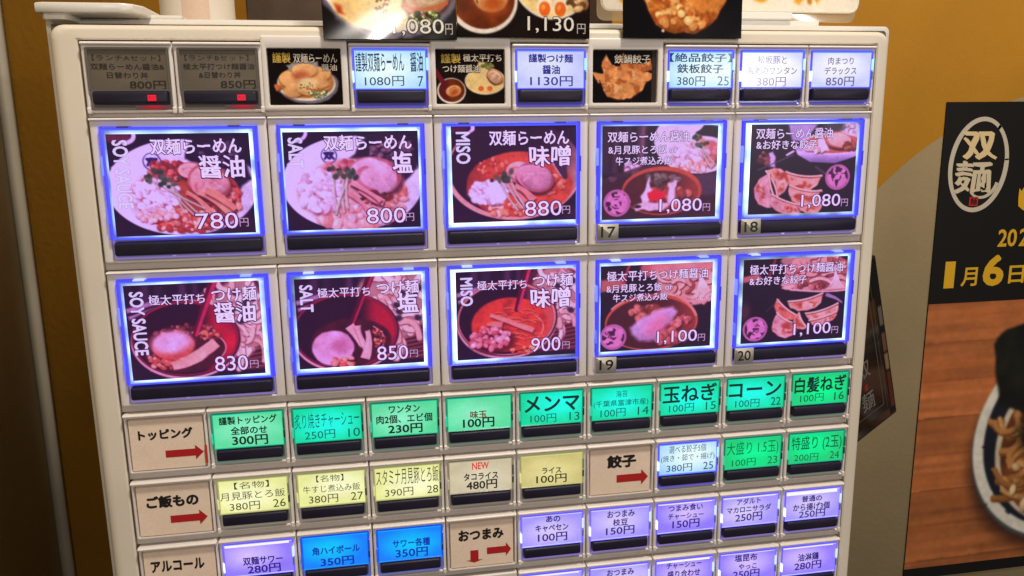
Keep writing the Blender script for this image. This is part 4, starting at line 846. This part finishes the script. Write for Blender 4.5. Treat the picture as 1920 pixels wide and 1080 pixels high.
# ---------------- framed small photographs in the top row
def photo_frame(c, art, writing, label):
    b = place(ME_FRAME, 'photo_frame', MACHINE, mloc(c, .055)); b['label'] = label
    m = MB(); x0, x1, y0, y1 = 2.5, 41.0, 3.3, 32.7; m.grid(x0, x1, y0, y1, -1.9, art.done())
    for t, a, e, f, g, bold, col in writing: text(m, t, x0 + a * (x1 - x0), x0 + e * (x1 - x0), y0 + f * (y1 - y0), y0 + g * (y1 - y0), -1.82, col, bold, outline=rgb8(26, 18, 18), owidth=.05, brush=.012)
    m.build('photo_print', M_GLOSS, b)
GOLD, WH = rgb8(196, 166, 78), rgb8(214, 204, 192)
photo_frame(2, frame_ramen(1.31, 130, 100), [('謹製', .07, .31, .07, .25, .02, GOLD), ('双麺らーめん', .35, .95, .08, .25, .008, WH), ('醤油', .73, .94, .27, .39, .0, WH)], 'small framed photo of a ramen bowl heaped with pork')
photo_frame(4, frame_dip(1.31, 130, 100), [('謹製', .08, .36, .08, .25, .02, GOLD), ('極太平打ち', .40, .96, .08, .22, .010, WH), ('つけ麺醤油', .10, .64, .28, .42, .012, WH)], 'small framed photo of dipping noodles beside a soup bowl')
photo_frame(6, frame_gyoza(1.31, 130, 100), [('鉄鍋餃子', .34, .90, .08, .25, .014, WH)], 'small framed photo of fried gyoza')

# white hinge plate on the top left corner
hp = MB()
def slab(mb, pts, y0, y1, col=(.7, .7, .7)):
    """flat plate: outline (x, d) between heights y0 and y1"""
    n = len(pts); q = []
    cx, cd = sum(p[0] for p in pts) / n, sum(p[1] for p in pts) / n
    for y, k in ((y0 + .8, 1.0), (y0, .985), ): q.append([(cx + (x - cx) * k, y, cd + (d - cd) * k) for x, d in pts])
    q = [[(cx + (x - cx) * k, y, cd + (d - cd) * k) for x, d in pts] for y, k in ((y1, .98), (y1 - .7, 1), (y0 + .7, 1), (y0, .98))]
    V = [v for l in q for v in l]; F = [tuple(range(n))[::-1], tuple(3 * n + i for i in range(n))]
    for a in range(3):
        for i in range(n): F.append((a * n + i, a * n + (i + 1) % n, (a + 1) * n + (i + 1) % n, (a + 1) * n + i))
    mb.add(V, F, col)
ptsA = [(X(-.53), -60), (X(-.53), -14), (X(-.49), -9), (X(-.40), -7), (X(.42), -7), (X(.56), -10), (X(.64), -18), (X(.66), -60)]
slab(hp, ptsA, Y(-.43), Y(-.315)); slab(hp, [(X(-.46), -50), (X(-.46), -14), (X(-.42), -11), (X(-.20), -11), (X(-.16), -14), (X(-.16), -50)], Y(-.335), Y(-.238))
slab(hp, [(X(.50), -60), (X(.50), -30), (X(1.0), -30), (X(1.02), -60)], Y(-.36), Y(-.30))
hp.build('hinge_plate', M_CAB, MACHINE, smooth=35, recalc=True, loc=mloc(0, 0))

# ------------------------------------------------------------------ walls
def paint_wall(name, c1, c2=None, center=None, rad=0.0):
    m, N, L, b = new_mat(name); tc = N.new('ShaderNodeTexCoord')
    n = N.new('ShaderNodeTexNoise'); n.inputs['Scale'].default_value = 7; n.inputs['Detail'].default_value = 6; L.new(tc.outputs['Object'], n.inputs['Vector'])
    r = N.new('ShaderNodeMapRange'); r.inputs[1].default_value = .3; r.inputs[2].default_value = .7; r.inputs[3].default_value = .86; r.inputs[4].default_value = 1.08; L.new(n.outputs['Fac'], r.inputs[0])
    mx = N.new('ShaderNodeVectorMath'); mx.operation = 'SCALE'; mx.inputs[0].default_value = c1
    L.new(r.outputs[0], mx.inputs['Scale'])
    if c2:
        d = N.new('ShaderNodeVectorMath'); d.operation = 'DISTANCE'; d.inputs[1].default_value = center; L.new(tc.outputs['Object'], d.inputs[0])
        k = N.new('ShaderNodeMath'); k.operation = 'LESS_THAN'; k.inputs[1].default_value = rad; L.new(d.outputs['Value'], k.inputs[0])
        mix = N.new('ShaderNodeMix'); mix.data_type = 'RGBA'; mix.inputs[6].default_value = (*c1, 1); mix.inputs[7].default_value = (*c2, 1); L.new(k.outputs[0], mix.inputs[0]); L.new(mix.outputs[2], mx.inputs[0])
    L.new(mx.outputs[0], b.inputs['Base Color']); b.inputs['Roughness'].default_value = .75; b.inputs['Specular IOR Level'].default_value = .2
    n2 = N.new('ShaderNodeTexNoise'); n2.inputs['Scale'].default_value = 160; L.new(tc.outputs['Object'], n2.inputs['Vector'])
    bp = N.new('ShaderNodeBump'); bp.inputs['Strength'].default_value = .12; bp.inputs['Distance'].default_value = .002; L.new(n2.outputs['Fac'], bp.inputs['Height']); L.new(bp.outputs[0], b.inputs['Normal'])
    return m
WD = -318
def wx(u): return (u - 5) * CW / 1000
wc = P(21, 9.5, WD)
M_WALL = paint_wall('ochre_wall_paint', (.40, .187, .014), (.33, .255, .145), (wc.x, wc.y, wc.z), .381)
M_SIDE = paint_wall('olive_side_wall_paint', (.48, .40, .25))
M_TRIM = plastic('cream_trim', (.36, .32, .25), .5, .08, 20, .03)
def box(mb, a, b, col=(.7, .7, .7), mat=0):
    (x0, y0, z0), (x1, y1, z1) = a, b
    mb.add([(x0, y0, z0), (x1, y0, z0), (x1, y1, z0), (x0, y1, z0), (x0, y0, z1), (x1, y0, z1), (x1, y1, z1), (x0, y1, z1)],
           [(0, 3, 2, 1), (4, 5, 6, 7), (0, 1, 5, 4), (1, 2, 6, 5), (2, 3, 7, 6), (3, 0, 4, 7)], col, mat)
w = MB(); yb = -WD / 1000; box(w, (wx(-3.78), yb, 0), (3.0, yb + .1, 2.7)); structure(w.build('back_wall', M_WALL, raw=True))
w = MB(); box(w, (wx(-3.78) - .1, -.7, 0), (wx(-3.78), yb + .1, 2.7)); structure(w.build('side_wall', M_SIDE, raw=True))
w = MB(); box(w, (wx(-3.775), yb - .009, 0), (wx(-3.565), yb - .0005, 2.7)); o = w.build('wall_trim', M_TRIM, raw=True); structure(o)

# ------------------------------------------------------------------ laminated photo cards leaning over the top edge
def photo_card(name, u0, u1, v1, hcells, d, art, writing, label, tilt=0.0, roll=0.0, curl=1.2):
    root = empty(name, P((u0 + u1) / 2, v1, d), label, 'photo card', 'laminated photo cards on top of the machine')
    root.rotation_euler = (math.radians(tilt), math.radians(roll), 0)
    w, h = (u1 - u0) * CW, hcells * CH; m = MB(); img = art.done(); n, k = img.shape[:2]
    xx, yy = np.meshgrid(np.linspace(-1, 1, k), np.linspace(0, 1, n))
    bend = lambda a, b: curl * (a * a) * .5 + curl * .8 * np.sin(b * 2.2 + a * 1.3) + curl * .12 * np.sin(b * 15 + a * 6) * np.maximum(b - .55, 0)
    m.grid(-w / 2, w / 2, -h, 0, bend(xx, yy), img)
    for t, a, e, f, g, bold, col, ow in writing:
        q = MB(); text(q, t, -w / 2 + a * w, -w / 2 + e * w, -h + f * h, -h + g * h, .12, col, bold, outline=rgb8(40, 26, 24), owidth=ow)
        for V, C in zip(q.V, q.C): V[:, 2] += bend(V[:, 0] * 2 / w, V[:, 1] / h + 1)
        base = m.n
        for V, C in zip(q.V, q.C): m.V.append(V); m.C.append(C)
        for F in q.F: m.F.append([i + base for i in F]); m.M.append(0)
        m.n += q.n
    pr = m.build('photo_print', M_GLOSS, root)
    b = MB(); g = np.full((24, 24, 3), .03); x2, y2 = np.meshgrid(np.linspace(-1, 1, 24), np.linspace(0, 1, 24))
    b.grid(-w / 2 - .25, w / 2 + .25, -h - .25, .25, bend(x2, y2) - .45, g)
    bk = b.build('backing_sheet', M_GLOSS, root)
    sol = bk.modifiers.new('thickness', 'SOLIDIFY'); sol.thickness = .0005; sol.offset = 0
    return root
WB = rgb8(232, 228, 220)
def cprice(t, a, e, f, g, ya, ye, yf, yg): return [(t, a, e, f, g, .004, WB, .03), ('円', ya, ye, yf, yg, -.004, rgb8(190, 186, 178), .02)]
photo_card('photo_card', 2.735, 4.312, .02, 1.66, 2.6, frame_ramen(1.05, 170, 170, True), cprice('1,080', .515, .905, .845, .975, .915, .972, .88, .965),
           'black laminated card with a large ramen bowl, priced 1,080 yen', -5.0, -.4, 1.0)
photo_card('photo_card', 4.325, 5.985, -.022, 1.66, 1.8, frame_dip(1.10, 170, 170, True), cprice('1,130', .525, .88, .835, .965, .905, .97, .885, .965),
           'black laminated card with noodles and two egg halves, priced 1,130 yen', -2.0, .7, .7)
photo_card('photo_card', 6.43, 8.02, -.03, 1.66, 1.9, frame_gyoza(1.05, 170, 170, True), [], 'black laminated card with a close photo of one fried gyoza', -2.0, 0, .5)

# ------------------------------------------------------------------ things standing on the cabinet
TOPV = -.315
def on_top(u, d): p = P(u, TOPV, d); return p
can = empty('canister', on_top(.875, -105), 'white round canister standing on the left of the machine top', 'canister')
def cyl(mb, r, h0, h1, a0=0, a1=360, n=40, col=(.7, .7, .7), cap=True, rnd=2.0):
    full = abs(a1 - a0) >= 360; k = n if full else n + 1; prof = [(r - rnd, h0), (r, h0 + rnd), (r, h1 - rnd), (r - rnd, h1)] if cap else [(r, h0), (r, h1)]
    V = []; F = []
    for pr, ph in prof:
        for i in range(k):
            a = math.radians(a0 + (a1 - a0) * i / n); V.append((pr * math.sin(a), -ph, pr * math.cos(a)))
    for j in range(len(prof) - 1):
        for i in range(n): F.append((j * k + i, j * k + (i + 1) % k, (j + 1) * k + (i + 1) % k, (j + 1) * k + i))
    if cap and full: F.append(tuple(range(k))[::-1]); F.append(tuple((len(prof) - 1) * k + i for i in range(k)))
    mb.add(V, F, col)
m = MB(); cyl(m, 22.6, 0, 150); m.build('body', plastic('cream_paper_tube', (.66, .60, .52), .5, .06, 30, .03), can, smooth=40, recalc=True)
m = MB(); cyl(m, 22.9, 2, 138, -12, 28, 12, rgb8(205, 178, 158), False); m.build('reflection_band', M_PRINT, can, smooth=40)  # pinkish reflection on the canister, painted as a thin curved strip
M_BROWN = plastic('dark_brown_board', (.035, .016, .006), .6, .25, 24, .05)
m = MB(); m.loft([(-46, 46, -130, 0, 2, -12), (-46, 46, -130, 0, 2, -.8), (-45.2, 45.2, -129.2, -.8, 2, 0)], True, True)
o = m.build('brown_block', M_BROWN, None, smooth=30, recalc=True, loc=on_top(2.25, -205)); tag(o, 'dark brown block behind the ramen card at the back of the machine top', 'box')  # plain dark brown block filling the gap behind canister and card
m = MB(); m.loft([(-16, 16, -150, 0, 1, -30), (-16, 16, -150, 0, 1, -.6), (-15.4, 15.4, -149.4, -.6, 1, 0)], True, True)
for x in (-9, -1, 8): m.loft([(x - .8, x + .8, -148, -1, .3, -.1), (x - .8, x + .8, -148, -1, .3, .7)], False, True)
o = m.build('brown_folder', M_BROWN, None, smooth=30, recalc=True, loc=on_top(6.75, -120)); tag(o, 'dark brown ribbed folder standing between the noodle card and the gyoza card', 'folder')
# crumpled clear bag
def bag_mat():
    m, N, L, b = new_mat('crumpled_clear_film'); b.inputs['Base Color'].default_value = (.30, .21, .13, 1); b.inputs['Roughness'].default_value = .25
    b.inputs['Alpha'].default_value = .10; b.inputs['Specular IOR Level'].default_value = .7
    return m
g = MB(); nx, ny = 34, 26; xx, yy = np.meshgrid(np.linspace(-1, 1, nx), np.linspace(0, 1, ny))
zz = 26 * (1 - xx ** 2) * np.sin(np.clip(yy * 2.2, 0, 3.1)) + 22 * (fbm(xx * 2.5 + 4, yy * 3, 3, 2) - .5) + 9 * (np.abs(fbm(xx * 6, yy * 6, 2, 3) - .5))
V = np.stack([xx * 34 * (1 - .25 * yy) + 4 * (fbm(xx * 4, yy * 4, 2, 5) - .5), -yy * 62 - 6 * (fbm(xx * 5, yy * 3, 2, 4) - .5) * (yy > .1), zz], -1)
i = np.arange(nx * ny).reshape(ny, nx); F = np.stack([i[:-1, :-1], i[1:, :-1], i[1:, 1:], i[:-1, 1:]], -1).reshape(-1, 4)
g.add(V.reshape(-1, 3), F.tolist(), (.5, .5, .5)); o = g.build('plastic_bag', bag_mat(), None, loc=on_top(2.0, -185)); tag(o, 'crumpled clear plastic bag beside the ramen card on the machine top', 'plastic bag')

# white sign with an orange pattern in a clear stand
sg = empty('sign_stand', on_top(8.55, -62), 'white sign with orange shapes in a clear stand behind the gyoza card', 'sign')
SW, SB = 90.4, 12.2
def pattern_art():
    p = Print(200, 70, 2.9, (.93, .90, .84), 61)
    p.poly([(.03, .3), (.12, .3), (.13, .80), (.11, .88), (.07, .90), (.05, .84), (.03, .85)], (.90, .62, .10), .02, wob=.05)
    q = [(.55, .3), (.84, .2), (.885, .40), (.872, .55), (.86, .70), (.855, .84), (.835, .90), (.815, .84), (.80, .90), (.785, .86), (.765, .92), (.74, .90), (.735, .82), (.72, .78), (.70, .86), (.66, .84), (.6, .9), (.55, .84)]
    p.poly(q, (.90, .66, .18), .02, wob=.04); p.line([(.77, .5), (.80, .9)], .05, (.75, .48, .12)); p.bits(.72, .7, .05, .1, 10, .03, [(.98, .86, .5), (.85, .55, .12)], 2, (.7, .45, .1)); p.el(.83, .72, .02, .05, (.95, .9, .8))
    for x in (.875, .90, .925, .945, .965): p.line([(x, .62), (x - .006 + .012 * (x > .92), .84)], .035, (.92, .72, .34)); p.line([(x - .012, .72), (x + .012, .70)], .03, (.92, .72, .34))
    return p
m = MB(); m.loft([(-SW, SW, -75, -SB, 6, -1), (-SW, SW, -75, -SB, 6, 1.2), (-SW + .5, SW - .5, -74.5, -SB - .5, 6, 1.7)], True, False, rgb8(235, 230, 218), n=6)
m.build('board', M_PRINT, sg, smooth=40, recalc=True)
m = MB(); im = pattern_art().done(grain=.04); n, k = im.shape[:2]; xx, yy = np.meshgrid(np.linspace(-1, 1, k), np.linspace(0, 1, n))
XX = xx * (SW - .5); YY = -74.5 + yy * (74.5 - SB - .5); c = 6.0                                     # print trimmed to the board's round corners
ex = np.maximum(np.abs(XX) - (SW - .5 - c), 0); lim = c - np.sqrt(np.maximum(c * c - ex * ex, 0)); YY = np.clip(YY, -74.5 + lim, -SB - .5 - lim)
i = np.arange(n * k).reshape(n, k); F = np.stack([i[:-1, :-1], i[1:, :-1], i[1:, 1:], i[:-1, 1:]], -1).reshape(-1, 4)
m.add(np.stack([XX, YY, np.full_like(XX, 1.75)], -1).reshape(-1, 3), F.tolist(), im.reshape(-1, 3)); m.build('sign_print', M_GLOSS, sg)
def acrylic():
    m, N, L, b = new_mat('smoky_clear_acrylic'); b.inputs['Base Color'].default_value = (.80, .66, .46, 1); b.inputs['Roughness'].default_value = .12; b.inputs['Alpha'].default_value = .45
    return m
m = MB(); m.loft([(-SW - 1, SW + 1, -78, -6.8, 5, -6), (-SW - 1, SW + 1, -78, -6.8, 5, -4), (-SW - .5, SW + .5, -77.5, -7.3, 5, -3.5)], True, True, n=6); m.build('clear_stand', acrylic(), sg, smooth=40, recalc=True)
m = MB(); m.loft([(-10, 39.5, -11.6, -6.8, 1, -3), (-10, 39.5, -11.6, -6.8, 1, 6), (-9.3, 38.8, -10.9, -7.5, 1, 7)], True, True); m.loft([(-60, 60, -6.6, 0, .5, -12), (-60, 60, -6.6, 0, .5, 4)], True, True)
m.build('foot', M_CAB, sg, smooth=40, recalc=True)

# ------------------------------------------------------------------ poster on the wall
ps = empty('wall_poster', P(16.66, .63, WD + 2.2), 'black wall poster with a brush-lettered oval and a noodle bowl on planks', 'poster')
PW, PH0, PH1 = 342.0, (6.03 - .63) * CH, (14.0 - .63) * CH
def pu(u): return (u - 16.66) * CW
def pv(v): return (v - .63) * CH
m = MB(); m.loft([(0, PW, 0, PH1 + 14, .5, -1.7), (0, PW, 0, PH1 + 14, .5, 0)], True, False, (.012, .010, .010)); BK = rgb8(15, 13, 12)
m.quad(0, PW, 0, PH0, 0, BK); m.quad(0, PW, PH1, PH1 + 14, 0, BK); m.grid(0, PW, PH0, PH1, 0, poster_art().done())
def band(cx, cy, rx, ry, wd, a0, a1, col, n=72, taper=0, tilt=0):
    V = []
    for k in range(n + 1):
        a = math.radians(a0 + (a1 - a0) * k / n); q = wd * (1 - taper * k / n) * (1 + .12 * math.sin(a * 2 + .5))
        for s in (-.5, .5):
            x, y = (rx + s * q) * math.cos(a), (ry + s * q) * math.sin(a); t = math.radians(tilt); V.append((cx + x * math.cos(t) - y * math.sin(t), cy + x * math.sin(t) + y * math.cos(t), .15))
    m.add(V, [(2 * k, 2 * k + 1, 2 * k + 3, 2 * k + 2) for k in range(n)], col)
SIL = rgb8(196, 186, 168); YEL = rgb8(214, 166, 34)
band(pu(17.66), pv(2.27), 34, 49, 5.4, -10, 305, SIL, tilt=4, taper=.1); band(pu(17.66), pv(2.27), 34, 49, 5.0, 300, 352, SIL, tilt=4)
band(pu(17.80), pv(2.55), 20, 24, 4.2, 20, 130, SIL, taper=.4)
text(m, '双', pu(17.20), pu(18.06), pv(1.42), pv(2.12), .2, rgb8(220, 196, 150), .035, shear=-.1, brush=.02, slope=0)
text(m, '麺', pu(17.05), pu(18.02), pv(2.18), pv(3.02), .2, rgb8(206, 192, 164), .024, brush=.02)
m.quad(pu(17.50), pu(17.74), pv(3.12), pv(3.36), .2, rgb8(190, 44, 36)); text(m, '麺', pu(17.53), pu(17.71), pv(3.15), pv(3.33), .3, rgb8(40, 10, 8), .02)
text(m, '20', pu(18.42), pu(18.93), pv(4.04), pv(4.50), .2, YEL, .02); text(m, '2', pu(19.02), pu(19.25), pv(4.04), pv(4.50), .2, YEL, .02)
text(m, '1', pu(17.02), pu(17.30), pv(4.86), pv(5.60), .2, YEL, .0); text(m, '月', pu(17.50), pu(17.93), pv(5.06), pv(5.56), .2, YEL, .02)
text(m, '6', pu(18.13), pu(18.64), pv(4.76), pv(5.56), .2, YEL, .035); text(m, '日', pu(18.84), pu(19.26), pv(5.06), pv(5.54), .2, YEL, .02)
m.add([(pu(a), pv(b), .2) for a, b in ((18.96, 1.84), (19.6, 1.80), (19.5, 2.0), (19.3, 2.2), (19.1, 1.98))], [(4, 3, 2, 1, 0)], YEL)
m.add([(pu(a), pv(b), .2) for a, b in ((18.86, 2.92), (18.93, 3.0), (18.98, 2.90), (19.05, 3.02), (19.14, 2.9), (19.4, 3.0), (19.5, 3.5), (19.2, 3.62), (19.0, 3.5), (18.88, 3.4), (18.86, 3.2))], [tuple(range(10, -1, -1))], YEL)
m.build('poster_sheet', M_POSTER, ps)

# ------------------------------------------------------------------ dark menu booklet hanging behind the right edge of the door
hm = empty('hanging_menu', P(13.52, 7.52, -165), 'black menu booklet hanging tilted behind the right edge of the machine', 'menu')
hm.rotation_euler = (Matrix.Rotation(math.radians(21), 3, 'Z') @ Matrix.Rotation(math.radians(-18.5), 3, 'Y')).to_euler()
m = MB(); HW, HH = 147, 158
m.loft([(-HW, 0, -HH, 0, 1.5, -4), (-HW, 0, -HH, 0, 1.5, 0)], True, True, rgb8(26, 23, 22)); m.build('back_cover', M_GLOSS, hm, recalc=True)
m = MB(); r = random.Random(5)
img = np.zeros((60, 8, 3)) + np.array(rgb8(22, 19, 18)); yy = np.linspace(0, 1, 60)
for a, b, c in ((.30, .42, (150, 140, 130)), (.46, .58, (150, 105, 70)), (.60, .70, (190, 150, 110)), (.72, .95, (120, 52, 22))): img[(yy > a) & (yy < b), 3:7] = np.array(rgb8(*c)) * (.45 + .3 * r.random())
m.grid(-9, -1, -HH + 2, -2, .1, img); m.build('photo_strip', M_GLOSS, hm)
m = MB(); m.loft([(-HW, -11, -HH, -11, 1.5, .2), (-HW, -11, -HH, -11, 1.5, 2.2)], False, True, rgb8(30, 27, 26))
for x0, x1, y0, y1 in ((-19, -18, -HH, -20), (-HW, -18, -20, -19), (-14.5, -14, -HH, -14)): m.quad(x0, x1, y0, y1, 2.3, rgb8(78, 74, 68))
text(m, '双', -46, -30, -72, -56, 2.3, rgb8(104, 100, 94), .01, brush=.02); m.quad(-40, -36, -50, -44, 2.3, rgb8(140, 40, 34)); text(m, '麺', -46, -30, -42, -24, 2.3, rgb8(112, 108, 102), .01, brush=.02)
m.build('front_page', M_GLOSS, hm)
